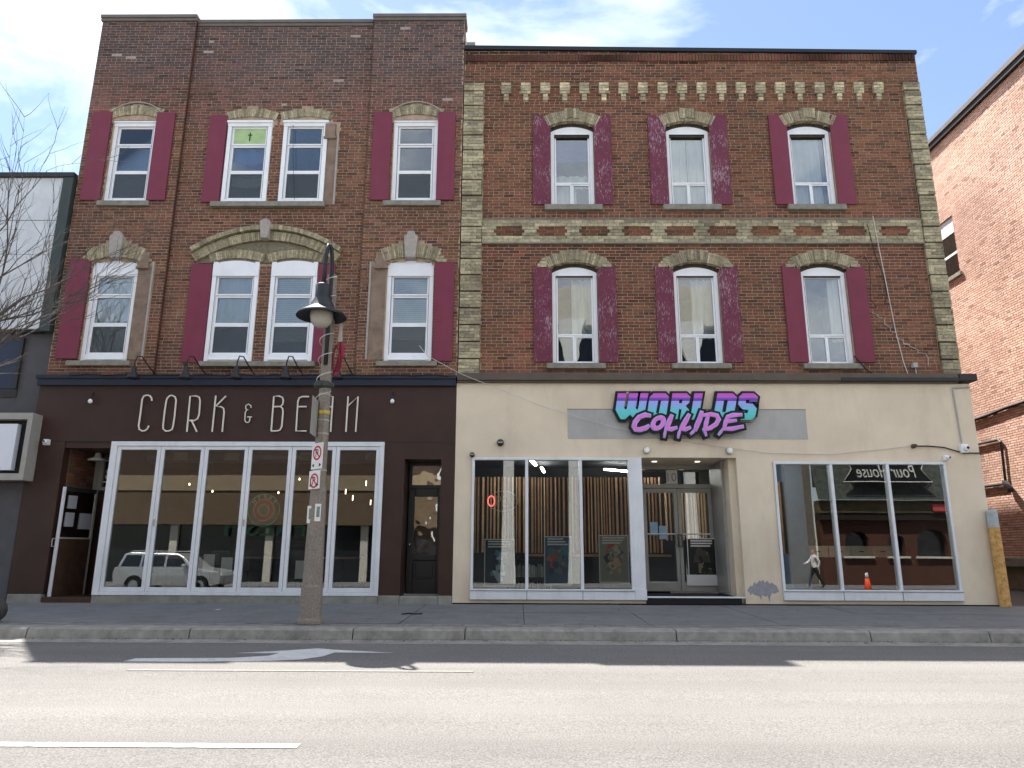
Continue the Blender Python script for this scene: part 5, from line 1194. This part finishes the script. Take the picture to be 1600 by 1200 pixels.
# ------------------------------------------------------------------ left neighbour
NB = thing('concrete_building', 'lower grey concrete-panelled building with dark edge trim at the far left', 'building', (-13, YF, 0))
m_panel = M('concrete_panel', rgb(212,214,216), rough=.85, var=.06, scale=3, bump=.15, stain=.25, sscale=1.2, scol=rgb(150,150,150), streak=3)
m_greyw = M('charcoal_wall', rgb(84,82,84), rough=.7, var=.08)
for j, (z0, z1) in enumerate(((5.55, 7.25), (7.25, 8.06), (8.06, 9.1))):
    for i in range(4):
        x1 = -10.16-i*1.27; b = MB(); b.box(x1-1.262, x1-.008 if i else x1, YF-.06+.004*((i+j) % 2), YF+.2, z0+.006, z1-.006); b.build('concrete_panel', m_panel, NB, bevel=.006)
b = MB(); b.box(-16, -10.14, YF+.0, YF+.3, 5.5, 9.12); b.build('wall', m_line, NB)
b = MB(); b.box(-16, -9.92, YF-.12, YF+.4, 9.1, 9.2); b.build('coping', m_cornd, NB)
b = MB(); b.box(-10.158, -9.93, YF-.10, YF+.4, 5.5, 9.1); b.build('edge_trim', M('dark_green_trim', rgb(58,66,62), rough=.5, var=.1), NB)
b = MB(); b.box(-16, -9.91, YF+.12, YF+.5, -.02, 5.52); b.build('lower_wall', m_greyw, NB)
b = MB(); b.box(-16, -10.62, YF+.10, YF+.12, 4.3, 5.35); b.build('window', M('blue_black_glass', rgb(44,52,72), rough=.3, spec=.3), NB); b = MB(); b.box(-16, -10.55, YF+.10, YF+.118, 4.1, 4.28); b.box(-10.62, -10.55, YF+.06, YF+.118, 4.28, 5.4); b.build('window_frame', m_cornd, NB)

b = MB(); b.box(-16, -9.9, YF+.3, YF+10, 8.9, 9.0); b.box(-16, -9.95, YF+9.8, YF+10, 0, 9.0); b.build('roof', m_cornd, NB)
cn = thing('box_sign', 'grey framed box sign with blank white face at the left edge', 'sign', (-11, YF, 3))
b = MB(); q0, q1 = at(48, 645, 13.95), at(40, 750, 13.95); xr = (q0.x+q1.x)/2
b.box(xr-3, xr, 13.95, YF+.1, q0.z-.13, q0.z); b.box(xr-3, xr, 13.95, YF+.1, q1.z, q1.z+.13); b.box(xr-.10, xr, 13.95, YF+.1, q1.z+.13, q0.z-.13); b.build('frame', m_alug, cn)
b = MB(); b.box(xr-3, xr-.3, 13.98, 14.1, q1.z+.2, q0.z-.22); b.build('sign_face', M('blank_sign', rgb(226,228,238), rough=.4, var=.02), cn); b = MB(); b.box(xr-3, xr-.11, 14.11, 14.2, q1.z+.13, q0.z-.13); b.build('sign_box', m_black, cn)
b = MB(); b.box(-10.9, -9.94, 14.3, YF+.12, -.02, 2.3); b.build('pier', m_greyw, NB)
b = MB(); b.box(-16, -10.9, 14.44, YF+.13, .3, 2.3); b.build('shop_glass', m_shopglass, NB)

# ------------------------------------------------------------------ right neighbour across the alley
XA = 14.1
NR = thing('brick_building', 'tall salmon brick side wall across the alley, sunlit at the right edge', 'building', (XA, 22, 0))
sw = Wall(0, 16.2, 27.5, 0., lambda x: 14.35, None)
wq0, wq1 = atx(1500, 425, XA), atx(1466, 345, XA)
wy0, wy1 = wq0.y, wq0.y+1.25; wz0, wz1 = atx(1500, 425, XA).z, atx(1487, 335, XA).z
sw.holes.append(lambda z: (wy0, wy1) if wz0 < z < wz1 else None)
def scol(x, z):
    c = rng.choice([rgb(220,182,162), rgb(213,174,153), rgb(224,187,168), rgb(205,166,146)]); k_ = 1+.28*fb(x, z, .35, 8)+.15*fb(x, z, 1.3, 18)
    if rng.random() < .03: k_ *= .6
    return tuple(q*k_ for q in c)
bs, mo = sw.run([(16.2, 27.5, 0)])
flip = lambda p_: Vector((XA+p_.y, p_.x, p_.z))            # wall plane turned to face -x
mo.v = [tuple(flip(Vector(p_))) for p_ in mo.v]
m_mort2 = M('alley_mortar', rgb(128,102,90), rough=.95, var=.12, scale=6)
m_brick2 = M('salmon_brick', attr=True, rough=.88, var=.14, scale=20, bump=.5, bscale=120, spec=.2)
SW = mo.build('wall', m_mort2, NR)
# bricks: mirrored axes, so build with faces towards -x
def lay_side(bricks):
    J = .0075; fulls = sorted([b_ for b_ in bricks if b_[5] and 17.6 < b_[0] < 22 and b_[2] > .5], key=lambda b_: (b_[0]**2+(b_[2]-1)**2))[:300]; ch = set(id(b_) for b_ in fulls); pal = {}; st = MB()
    for b_ in bricks:
        y0, y1, z0, z1 = b_[:4]; c = scol((y0+y1)/2, (z0+z1)/2); j = rng.uniform(-.003, .003)
        if id(b_) in ch:
            key = tuple(round(q*40) for q in c)
            if key not in pal:
                q = MB(); q.box(0, .014, -BL/2+J, BL/2-J, -CH/2+J, CH/2-J, tuple(k_/40 for k_ in key)); pal[key] = q.mesh('brick', m_brick2)
            o = bpy.data.objects.new('brick', pal[key]); COL.objects.link(o); o.parent = SW; o.location = (XA+j, (y0+y1)/2, (z0+z1)/2)
        else: st.box(XA+j, XA+.014, y0+J, y1-J, z0+J, z1-J, c)
    st.build('brickwork', m_brick2, SW, kind='stuff')
lay_side(bs)
b = MB(); b.quad((XA+.02,13.2,0),(XA+.02,16.2,0),(XA+.02,16.2,14.35),(XA+.02,13.2,14.35)); b.quad((XA+.02,27.5,0),(XA+.02,60,0),(XA+.02,60,14.35),(XA+.02,27.5,14.35)); b.box(XA+.4, XA+12, 13.2, 60, 0, 14.3); b.build('core', m_mort2, NR)
b = MB(); b.box(XA-.12, XA+.5, 13.1, 60, 14.35, 14.52); b.build('roof_edge', M('black_eave', rgb(34,32,32), rough=.6), NR); b = MB(); b.box(XA-.16, XA+.5, 13.05, 60, 14.52, 14.66); b.build('roof_coping', m_roofcap, NR)
f = MB(); f.box(XA+.08, XA+.14, wy0, wy0+.06, wz0, wz1); f.box(XA+.08, XA+.14, wy1-.06, wy1, wz0, wz1); f.box(XA+.08, XA+.14, wy0+.06, wy1-.06, wz0, wz0+.07)
f.box(XA+.08, XA+.14, wy0+.06, wy1-.06, wz0+(wz1-wz0)*.36, wz0+(wz1-wz0)*.40); f.box(XA+.06, XA+.14, wy0+.06, wy1-.06, wz0+(wz1-wz0)*.72, wz1); wf = f.build('window', m_white, NR)
p = MB(); p.box(XA+.10, XA+.106, wy0+.05, wy1-.05, wz0+.05, wz0+(wz1-wz0)*.73); p.build('pane', m_glass, wf); p = MB(); p.box(XA+.16, XA+.17, wy0, wy1, wz0, wz1); p.build('dark_room', m_dark, wf)
b = MB(); b.box(XA-.08, XA+.1, wy0-.12, wy1+.1, wz0-.12, wz0); b.build('sill', m_stone, NR)
def wall_cable(pix, r_, mat, name, label, cat, out=.06):
    b = MB(); b.tube([atx(u, v, XA-out) for u, v in pix], r_, 6); return tag(b.build(name, mat), label, cat)
wall_cable([(1510,660),(1523,656),(1545,648),(1560,642),(1572,637),(1600,628),(1640,612)], .05, m_cornd, 'cable_bundle', 'thick dark cable bundle running along the salmon brick wall', 'cable')
wall_cable([(1565,640),(1580,633),(1600,632),(1640,628)], .02, m_wire, 'thin_cable', 'thin pale cable under the dark bundle on the salmon wall', 'cable')
lt = thing('bracket_light', 'dark floodlight on a square conduit bracket on the salmon brick wall', 'light', atx(1570,760,XA))
b = MB(); b.tube([atx(u, v, XA-.06) for u, v in ((1505,700),(1528,694),(1560,687),(1564,690),(1571,752))], .04, 6); b.build('conduit', m_cornd, lt)
b = MB(); b.tube([atx(u, v, XA-.06) for u, v in ((1500,764),(1538,760),(1570,756))], .045, 6); b.build('bracket_arm', m_cornd, lt)
b = MB(); q = atx(1570,754,XA-.1); q2 = atx(1579,766,XA-.3); b.obox(q, q2, .14, .12); b.build('lamp_head', m_cornd, lt)
b = MB(); b.box(XA-.35, XA+.02, 15, 40, .62, .86); b.box(XA-.1, XA+.02, 15, 40, -.02, .62); tag(b.build('wall_ledge', m_conc, bevel=.02), 'low grey concrete ledge at the foot of the salmon brick wall', 'ledge')
b = MB(); b.quad((9.6,46,-.01),(XA,46,-.01),(XA,46,7),(9.6,46,7)); tag(b.build('alley_end_wall', m_mort2), 'plain brick wall closing the far end of the alley', 'wall')
# yellow rusty bollard at the alley mouth
q = at(1571, 945, 14.15); zt_ = at(1551, 797, 14.15).z; bo = thing('bollard', 'rusty yellow steel pipe bollard at the right corner of the stucco front', 'bollard', (q.x, 14.15, 0))
m_by = M('chipped_yellow', rgb(208,162,96), rough=.8, var=.2, scale=10, bump=.4, stain=.9, sscale=12, scol=rgb(128,84,56))
b = MB(); b.lathe([(.098,-.02),(.098,zt_-.33)], q.x, 14.15, 0, 18); b.build('pipe', m_by, bo, smooth=False); b = MB(); b.lathe([(.096,zt_-.33),(.096,zt_-.03),(.08,zt_),(0,zt_+.01)], q.x, 14.15, 0, 18); b.build('bare_top', M('zinc', rgb(170,180,180), rough=.6, var=.15, scale=12), bo)
# dark ball at the left edge
q = atr(2, 970); bb = thing('ball_bollard', 'dark round bollard on the pavement cut by the left edge', 'bollard', (-7.66, 10.95, -.06))
b = MB(); b.lathe([(.075,0),(.10,.02),(.155,.08),(.175,.165),(.155,.25),(.10,.305),(0,.33)], -7.76, 10.95, -.06, 20); b.build('ball', M('dark_cast_concrete', rgb(70,66,64), rough=.85, var=.2, scale=14), bb, smooth=True)

# ------------------------------------------------------------------ bare tree at the left edge
def tree(base, label, seed, H, aims):
    r2 = random.Random(seed); t = thing('bare_tree', label, 'tree', base)
    tr = MB(); lim = MB()
    bx = Vector(base)
    top = bx+Vector((.1, 0, H*.36)); tr.tube([bx, bx+Vector((.03,.02,H*.18)), top], [.13,.105,.09], 10); tr.build('trunk', m_bark, t, smooth=True)
    def grow(p, d, L, r_, lev):
        pts = [p]; rs = [r_]; q = p.copy(); dd = d.normalized(); n = 5
        kids = []
        for i in range(n):
            dd = (dd + Vector((r2.uniform(-.22,.22), r2.uniform(-.22,.22), r2.uniform(-.10,.2)))).normalized(); q = q+dd*L/n
            pts.append(q.copy()); rs.append(r_*(1-.62*(i+1)/n))
            if lev < 4 and i >= 1: kids.append((q.copy(), dd.copy(), rs[-1]))
        lim.tube(pts, rs, 6 if lev < 2 else 4)
        for (kp, kd, kr) in kids:
            for _ in range(1 if r2.random() < .75 else 2):
                ax = Vector((r2.uniform(-1,1), r2.uniform(-1,1), r2.uniform(-.35,.75))).normalized()
                grow(kp, kd*1.15+ax*.75, L*r2.uniform(.42,.66), max(.0052, kr*.73), lev+1)
    for (d, L) in aims: grow(top, Vector(d), L, .062, 1)
    lim.build('branches', m_bark, t); return t
tree((-11.15, 11.5, -.02), 'bare tree whose twigs reach in at the left edge', 5, 8.2, [((.55,.0,1.7),3.6), ((.75,-.1,1.0),3.4), ((-.7,.1,1.2),3.0), ((.3,.5,1.5),3.5), ((.45,-.6,1.2),3.0), ((.9,.2,.6),2.7)])

# ------------------------------------------------------------------ the other side of the street (seen reflected in the glass)
b = MB(); b.box(-60, 60, -9.2, -4.5, -1.0, -.58); struct(b.build('far_pavement', m_side))
m_lime = M('pale_concrete', rgb(206,200,186), rough=.85, var=.05, scale=2); m_dkglass = M('dark_curtain_wall', rgb(34,38,42), rough=.15, spec=.6)
m_tan = M('tan_fascia', rgb(150,132,106), rough=.85, var=.08)
O1 = thing('office_building', 'pale office block with white tapering columns, reflected in the shop windows', 'building', (5, -9, -.3))
b = MB(); b.box(-4, 14, -22, -9.4, -.8, 15.5); b.build('curtain_wall', m_dkglass, O1)
for z0, z1 in ((8.2, 10.6), (13.3, 15.6)): b = MB(); b.box(-4.1, 14.1, -9.6, -8.7, z0, z1); b.build('spandrel', m_lime, O1, bevel=.03)
for x in (-3.8, -.5, 2.95, 6.3, 9.6, 12.9):
    b = MB(); prof = [(-.8,.40),(1,.33),(5,.28),(8,.30),(11,.36),(13.6,.75)]
    vs = [(x+s_*w_, y, z) for z, w_ in prof for s_, y in ((-1,-8.6),(1,-8.6),(1,-9.0),(-1,-9.0))]
    b.add(vs, [(i*4+k_, i*4+(k_+1)%4, i*4+4+(k_+1)%4, i*4+4+k_) for i in range(len(prof)-1) for k_ in range(4)]); b.build('column', M('white_column', rgb(226,226,220), rough=.7, var=.03), O1)
b = MB(); b.box(14.0, 15.4, -12, -9.2, -.8, 11); b.build('stone_infill', M('grey_stone_infill', rgb(120,112,100), rough=.9, var=.2, scale=5), O1)
O2 = thing('low_shop_building', 'low shop row with tan fascia, reflected in the folding glass doors', 'building', (-18, -9, -.3))
b = MB(); b.box(-40, -4.1, -20, -9.6, -.8, 9.0); b.build('wall', M('brown_shop_wall', rgb(74,58,48), rough=.8, var=.15), O2)
b = MB(); b.box(-40, -4.2, -9.8, -8.9, 4.05, 4.85); b.build('fascia', m_tan, O2); b = MB(); b.box(-40, -4.2, -9.8, -8.95, 2.3, 4.04); b.build('canopy', M('brown_canopy', rgb(104,86,66), rough=.85, var=.1), O2)
b = MB(); b.box(-40, -4.2, -9.7, -9.5, -.7, 2.7); b.build('shop_glass', m_dkglass, O2)
for x in (-38, -33, -28, -23, -18, -13, -8): b = MB(); b.box(x-.2, x+.2, -9.55, -9.3, -.7, 2.75); b.build('pier', m_lime, O2)
fs = thing('neon_lettering', 'dim green outlined lettering reflected behind the round window sign', 'sign', (-13, -9.3, 2.2))
m_grn = Emit('green_neon', (.05,.16,.08), .06)
text_mesh('FRESH', 1.0, m_grn, 'lettering', -13.2, -9.2, 2.2, .02, face='+y', width=4.2, height=.9, parent=fs)
# round sign in the fourth leaf of the folding doors
q = at(412, 797, YB+.06); rs_ = thing('round_sign', 'round green and red sign in the fourth folding door leaf', 'sign', q)
for (r0, r1, c_, dy) in ((.0,.10,rgb(60,110,70),-.006), (.10,.115,rgb(214,206,190),-.004), (.115,.20,rgb(168,40,46),-.002), (.20,.215,rgb(214,206,190),0), (.215,.31,rgb(36,84,54),.002), (.31,.32,rgb(190,200,180),.004)):
    b = MB(); b.lathe([(max(r0,.0005),dy),(r1,dy),(r1,dy+.003),(max(r0,.0005),dy+.003)], q.x, q.y, q.z, 32, axis='y'); b.build('ring', M('sign_ring', c_, rough=.6, var=.05), rs_)
for i, ch in enumerate('FRESH'):
    a = R(140-i*25); o = text_mesh(ch, .1, m_letter, 'letter', 0, 0, 0, .001, parent=None, height=.07, face='+y')
    o.parent = rs_; o.location = (-math.cos(a)*.263, -.004, math.sin(a)*.263); o.rotation_euler = (0, (R(90)-a)*-1, 0)
O3 = thing('public_house', 'brown brick pub with arched windows and shingled awning, reflected in the right shop window', 'building', (21, -8, -.3))
m_pub = M('pub_brick', rgb(84,52,40), rough=.85, var=.35, scale=14, bump=.5)
b = MB()
arches = [(17.2, .6), (19.2, .42), (21.0, .75)]
px_ = 15.4
for cx, hw in arches:
    b.box(px_, cx-hw, -9, -8.5, -.8, 2.6); px_ = cx+hw
    b.box(cx-hw, cx+hw, -9, -8.5, -.8, .82)
    for i in range(10):
        a0, a1 = math.pi-math.pi*i/10, math.pi-math.pi*(i+1)/10
        p0 = (cx+math.cos(a0)*hw, 1.55+math.sin(a0)*hw*.8); p1 = (cx+math.cos(a1)*hw, 1.55+math.sin(a1)*hw*.8)
        b.add([(p0[0],-8.5,p0[1]),(p1[0],-8.5,p1[1]),(p1[0],-8.5,2.6),(p0[0],-8.5,2.6)], [(0,1,2,3)])
b.box(px_, 32, -9, -8.5, -.8, 2.6); b.box(15.4, 32, -9, -8.6, 4.3, 8.6); b.build('wall', m_pub, O3)
for cx, hw in arches:
    p = MB(); p.box(cx-hw, cx+hw, -8.95, -8.85, .82, 2.6); p.build('window', m_dkglass, O3); p = MB(); p.box(cx-hw-.15, cx+hw+.15, -8.55, -8.35, .72, .82); p.build('sill', m_lime, O3)
b = MB(); b.box(15.4, 32, -9, -8.2, 2.6, 2.95); b.build('beam', M('dark_beam', rgb(40,32,28), rough=.8), O3)
b = MB(); b.box(15.4, 32, -9, -8.15, 2.96, 3.6); b.build('fascia', M('olive_fascia', rgb(96,84,60), rough=.8, var=.35, scale=2), O3)
b = MB()
for i in range(12): b.add([(15.2,-7.9-.06*i,3.6+.17*i),(32,-7.9-.06*i,3.6+.17*i),(32,-7.97-.06*i,3.80+.17*i),(15.2,-7.97-.06*i,3.80+.17*i)], [(0,1,2,3)])
b.build('shingle_awning', M('shingles', rgb(70,74,68), rough=.9, var=.5, scale=5), O3, kind='stuff')
ps = thing('pub_sign', 'black banner sign with white script, reflected in the right shop window', 'sign', (18.6, -7.7, 5))
flat_shape([[(20.9,4.5),(16.5,4.5),(16.95,5.1),(16.6,5.9),(20.8,5.9),(20.4,5.1)]], -7.75, .06, 'board', m_sgnblk, ps)
b = MB(); b.tube([(20.95,-7.65,4.48),(16.45,-7.65,4.48),(16.9,-7.65,5.1),(16.55,-7.65,5.95),(20.85,-7.65,5.95),(20.45,-7.65,5.1)], .025, 5, closed=True); b.build('border', m_sgnw, ps)
text_mesh('Pour House', 1, m_sgnw, 'lettering', 18.65, -7.67, 5.0, .01, face='+y', width=3.0, height=.62, parent=ps, shear=.3)
rd = MB(); rd.box(21.0, 22.0, -8.12, -8.05, 3.05, 3.4); tag(rd.build('red_sign', Emit('red_lit_sign', (.5,.06,.06), .12)), 'small red lit sign on the pub fascia, reflected in the right shop window', 'sign')

# parked silver SUV
cx0, cy0, z0 = -14.4, -2.4, road_z(-2.4)
SU = thing('parked_car', 'silver estate car parked across the street, reflected in the folding glass doors', 'car', (cx0, cy0, z0))
m_silver = M('silver_paint', rgb(186,188,188), rough=.28, var=.02, metal=.55, spec=.6); m_tyre = M('tyre_rubber', rgb(30,30,31), rough=.9); m_rim = M('alloy_rim', rgb(170,172,174), rough=.3, metal=.8)
m_carglass = M('car_glass', rgb(24,28,30), rough=.08, spec=.8)
def loft(name, prof_lo, w_lo, mat, parent, prof_hi=None, w_hi=None, bevel=.04):
    b = MB(); n_ = len(prof_lo); 
    b.add([(cx0+x, cy0-w_lo(z), z0+z) for x, z in prof_lo]+[(cx0+x, cy0+w_lo(z), z0+z) for x, z in prof_lo], [tuple(range(n_)), tuple(range(2*n_-1, n_-1, -1))]+[(i, i+n_, (i+1)%n_+n_, (i+1)%n_) for i in range(n_)])
    return b.build(name, mat, parent, bevel=bevel)
def arch_pts(cx, r_): return [(cx+r_*math.cos(math.pi-math.pi*i/8), .34+r_*math.sin(math.pi*i/8)) for i in range(9)]
body = [(-2.2,.42),(-1.75,.32)] + arch_pts(-1.35,.40) + [(.9,.30)] + arch_pts(1.38,.40) + [(1.85,.32),(2.22,.42),(2.25,.70),(2.15,.88),(1.1,1.04),(-2.2,1.06),(-2.26,.8)]
loft('body', body, lambda z: .90-.05*abs(z-.7), m_silver, SU)
loft('cabin', [(-2.12,1.05),(1.12,1.03),(.55,1.50),(.25,1.62),(-1.7,1.66),(-1.95,1.58)], lambda z: .86-.28*max(0,z-1.04), m_silver, SU)
for x0_, x1_, x2_, x3_ in ((-1.98,-1.2,-1.2,-1.82), (-1.1,-.2,-.2,-1.1), (-.1,.82,.40,-.1)):
    for s_ in (-1, 1):
        b = MB(); pts = [(x0_,1.10,.855),(x1_,1.10,.855),(x2_,1.54,.735),(x3_,1.54,.735)]
        b.add([(cx0+x, cy0+s_*(w_+.004), z0+z) for x, z, w_ in pts], [(0,1,2,3) if s_ < 0 else (3,2,1,0)]); b.build('side_window', m_carglass, SU)
for x in (-1.35, 1.38):
    for s_ in (-1, 1):
        b = MB(); b.lathe([(.2,-.11),(.33,-.11),(.345,-.06),(.345,.06),(.33,.11),(.2,.11)], cx0+x, cy0+s_*.80, z0+.345, 22, axis='y'); w_ = b.build('wheel', m_tyre, SU)
        b = MB(); b.lathe([(.02,-.115),(.21,-.11),(.21,.11),(.02,.115)], cx0+x, cy0+s_*.80, z0+.345, 10, axis='y'); b.build('rim', m_rim, w_)
for s_ in (-1, 1):
    b = MB(); b.box(cx0+2.10, cx0+2.255, cy0+s_*.62-.17, cy0+s_*.62+.17, z0+.68, z0+.84); b.build('headlight', M('headlight_lens', rgb(216,218,220), rough=.15), SU, bevel=.02)
    b = MB(); b.box(cx0+.62, cx0+.82, cy0+s_*.98-.08, cy0+s_*.98+.08, z0+1.06, z0+1.2); b.build('door_mirror', m_silver, SU, bevel=.03)
    b = MB(); b.tube([(cx0-1.7,cy0+s_*.58,z0+1.70),(cx0+.2,cy0+s_*.58,z0+1.70)], .02, 6); b.build('roof_rail', m_alug, SU)
# walking person in a white shirt
def person(x, y, z, label):
    pts = {'pel': (0,0,.93,.13,.11), 'wst': (0,.01,1.08,.125,.10), 'che': (0,.01,1.30,.155,.115), 'nec': (0,.0,1.47,.055,.055), 'jaw': (-.015,0,1.55,.062,.06), 'hed': (-.01,0,1.64,.085,.078), 'top': (0,0,1.72,.062,.06),
           'hl': (.02,-.09,.88,.09,.09), 'kl': (-.20,-.09,.50,.062,.062), 'al': (-.28,-.09,.10,.042,.042), 'tl': (-.42,-.09,.04,.035,.03),
           'hr': (-.02,.09,.88,.09,.09), 'kr': (.12,.09,.50,.062,.062), 'ar': (.34,.09,.14,.042,.042), 'tr': (.24,.09,.04,.035,.03),
           'sl': (0,-.19,1.40,.062,.06), 'el': (-.16,-.24,1.16,.045,.045), 'wl': (-.38,-.22,1.06,.032,.03), 'fl': (-.46,-.22,1.03,.028,.02),
           'sr': (0,.19,1.40,.062,.06), 'er': (.14,.25,1.14,.045,.045), 'wr': (.08,.24,.90,.032,.03), 'fr': (.05,.24,.81,.028,.02)}
    ed = [('pel','wst'),('wst','che'),('che','nec'),('nec','jaw'),('jaw','hed'),('hed','top'),('pel','hl'),('hl','kl'),('kl','al'),('al','tl'),('pel','hr'),('hr','kr'),('kr','ar'),('ar','tr'),('che','sl'),('sl','el'),('el','wl'),('wl','fl'),('che','sr'),('sr','er'),('er','wr'),('wr','fr')]
    ks = list(pts); me = bpy.data.meshes.new('person'); me.from_pydata([(x+p_[0], y+p_[1], z+p_[2]) for p_ in pts.values()], [(ks.index(a), ks.index(b_)) for a, b_ in ed], [])
    o = bpy.data.objects.new('person', me); COL.objects.link(o); sm = o.modifiers.new('skin', 'SKIN'); o.modifiers.new('sub', 'SUBSURF').levels = 2
    for i, p_ in enumerate(pts.values()): me.skin_vertices[0].data[i].radius = (p_[3]*1.3, p_[4]*1.3)
    me.skin_vertices[0].data[0].use_root = True
    dg = bpy.context.evaluated_depsgraph_get(); m2 = bpy.data.meshes.new_from_object(o.evaluated_get(dg)); COL.objects.unlink(o); bpy.data.objects.remove(o)
    for m_ in (M('white_shirt', rgb(224,222,216), rough=.9), M('dark_trousers', rgb(40,42,46), rough=.9), M('skin', rgb(190,140,116), rough=.6), M('grey_hair', rgb(110,100,92), rough=.9), m_black): m2.materials.append(m_)
    for p_ in m2.polygons:
        c_ = p_.center; h = c_.z-z; p_.use_smooth = True
        p_.material_index = 3 if h > 1.66 or (h > 1.56 and c_.x-x > .03) else 2 if h > 1.46 else 2 if (h < 1.09 and c_.x-x < -.34) or (abs(c_.y-y) > .2 and h < .92) else 0 if h > .92 or abs(c_.y-y) > .19 else 4 if h < .09 else 1
    o = bpy.data.objects.new('person', m2); COL.objects.link(o); return tag(o, label, 'person')
person(13.7, -5.4, -.58, 'person in a white shirt and dark trousers walking, reflected in the right shop window')
cn = thing('traffic_cone', 'orange and white safety cone across the street, reflected in the right shop window', 'cone', (13.4, .2, road_z(.2)))
b = MB(); zc = road_z(.2); b.lathe([(.16,.03),(.075,.62)], 13.4, .2, zc, 18); b.build('cone', M('orange_plastic', rgb(240,84,40), rough=.5), cn, smooth=True); b = MB(); b.lathe([(.075,.62),(.05,.82),(.0,.83)], 13.4, .2, zc, 18); b.build('white_collar', m_sgnw, cn, smooth=True); b = MB(); b.box(13.2, 13.6, 0, .4, zc, zc+.03); b.build('base', m_black, cn)

# small litter on the pavement
q = at(643, 960, 12.3); b = MB(); b.tube([(q.x-.16, 12.25, sz_(12.25)+.012), (q.x-.05, 12.3, sz_(12.3)+.02), (q.x+.06, 12.28, sz_(12.3)+.012), (q.x+.17, 12.36, sz_(12.36)+.012)], .011, 5); tag(b.build('twig', m_wireb), 'short dark twig lying on the pavement before the panelled door', 'twig')
q = at(340, 953, 12.9); b = MB(); b.add([(q.x-.05,12.86,sz_(12.86)+.006),(q.x+.04,12.84,sz_(12.84)+.012),(q.x+.06,12.93,sz_(12.93)+.02),(q.x-.03,12.95,sz_(12.95)+.007)], [(0,1,2),(0,2,3)]); tag(b.build('paper_scrap', m_sgnw), 'small white paper scrap on the pavement before the folding doors', 'litter')
gs = MB(); gr = random.Random(4)
for i in range(170):
    x, y = gr.uniform(-9, 10), gr.uniform(11.05, 14.1); r_ = gr.uniform(.012, .032); n = 7
    if abs(y-12.72) < .05: continue
    gs.add([(x+r_*gr.uniform(.8,1.2)*math.cos(6.283*j/n), y+r_*math.sin(6.283*j/n), sz_(y)+.0058) for j in range(n)], [tuple(range(n))])
gs.build('gum_spots', M('trodden_gum', rgb(66,66,66), rough=.9), sidewalk, kind='stuff')
gg = MB()
for i in range(260):
    x, y = gr.uniform(-9, 10), 10.36-abs(gr.gauss(0, .07)); r_ = gr.uniform(.006, .022); z = road_z(y)+.014
    gg.add([(x-r_,y-r_*.6,z),(x+r_*.8,y-r_*.3,z),(x+r_*.2,y+r_*.7,z),(x,y,z+r_*.7)], [(0,1,3),(1,2,3),(2,0,3)])
gg.build('gutter_grit', M('grit', rgb(104,92,76), rough=.95, var=.3, scale=40), sidewalk, kind='stuff')
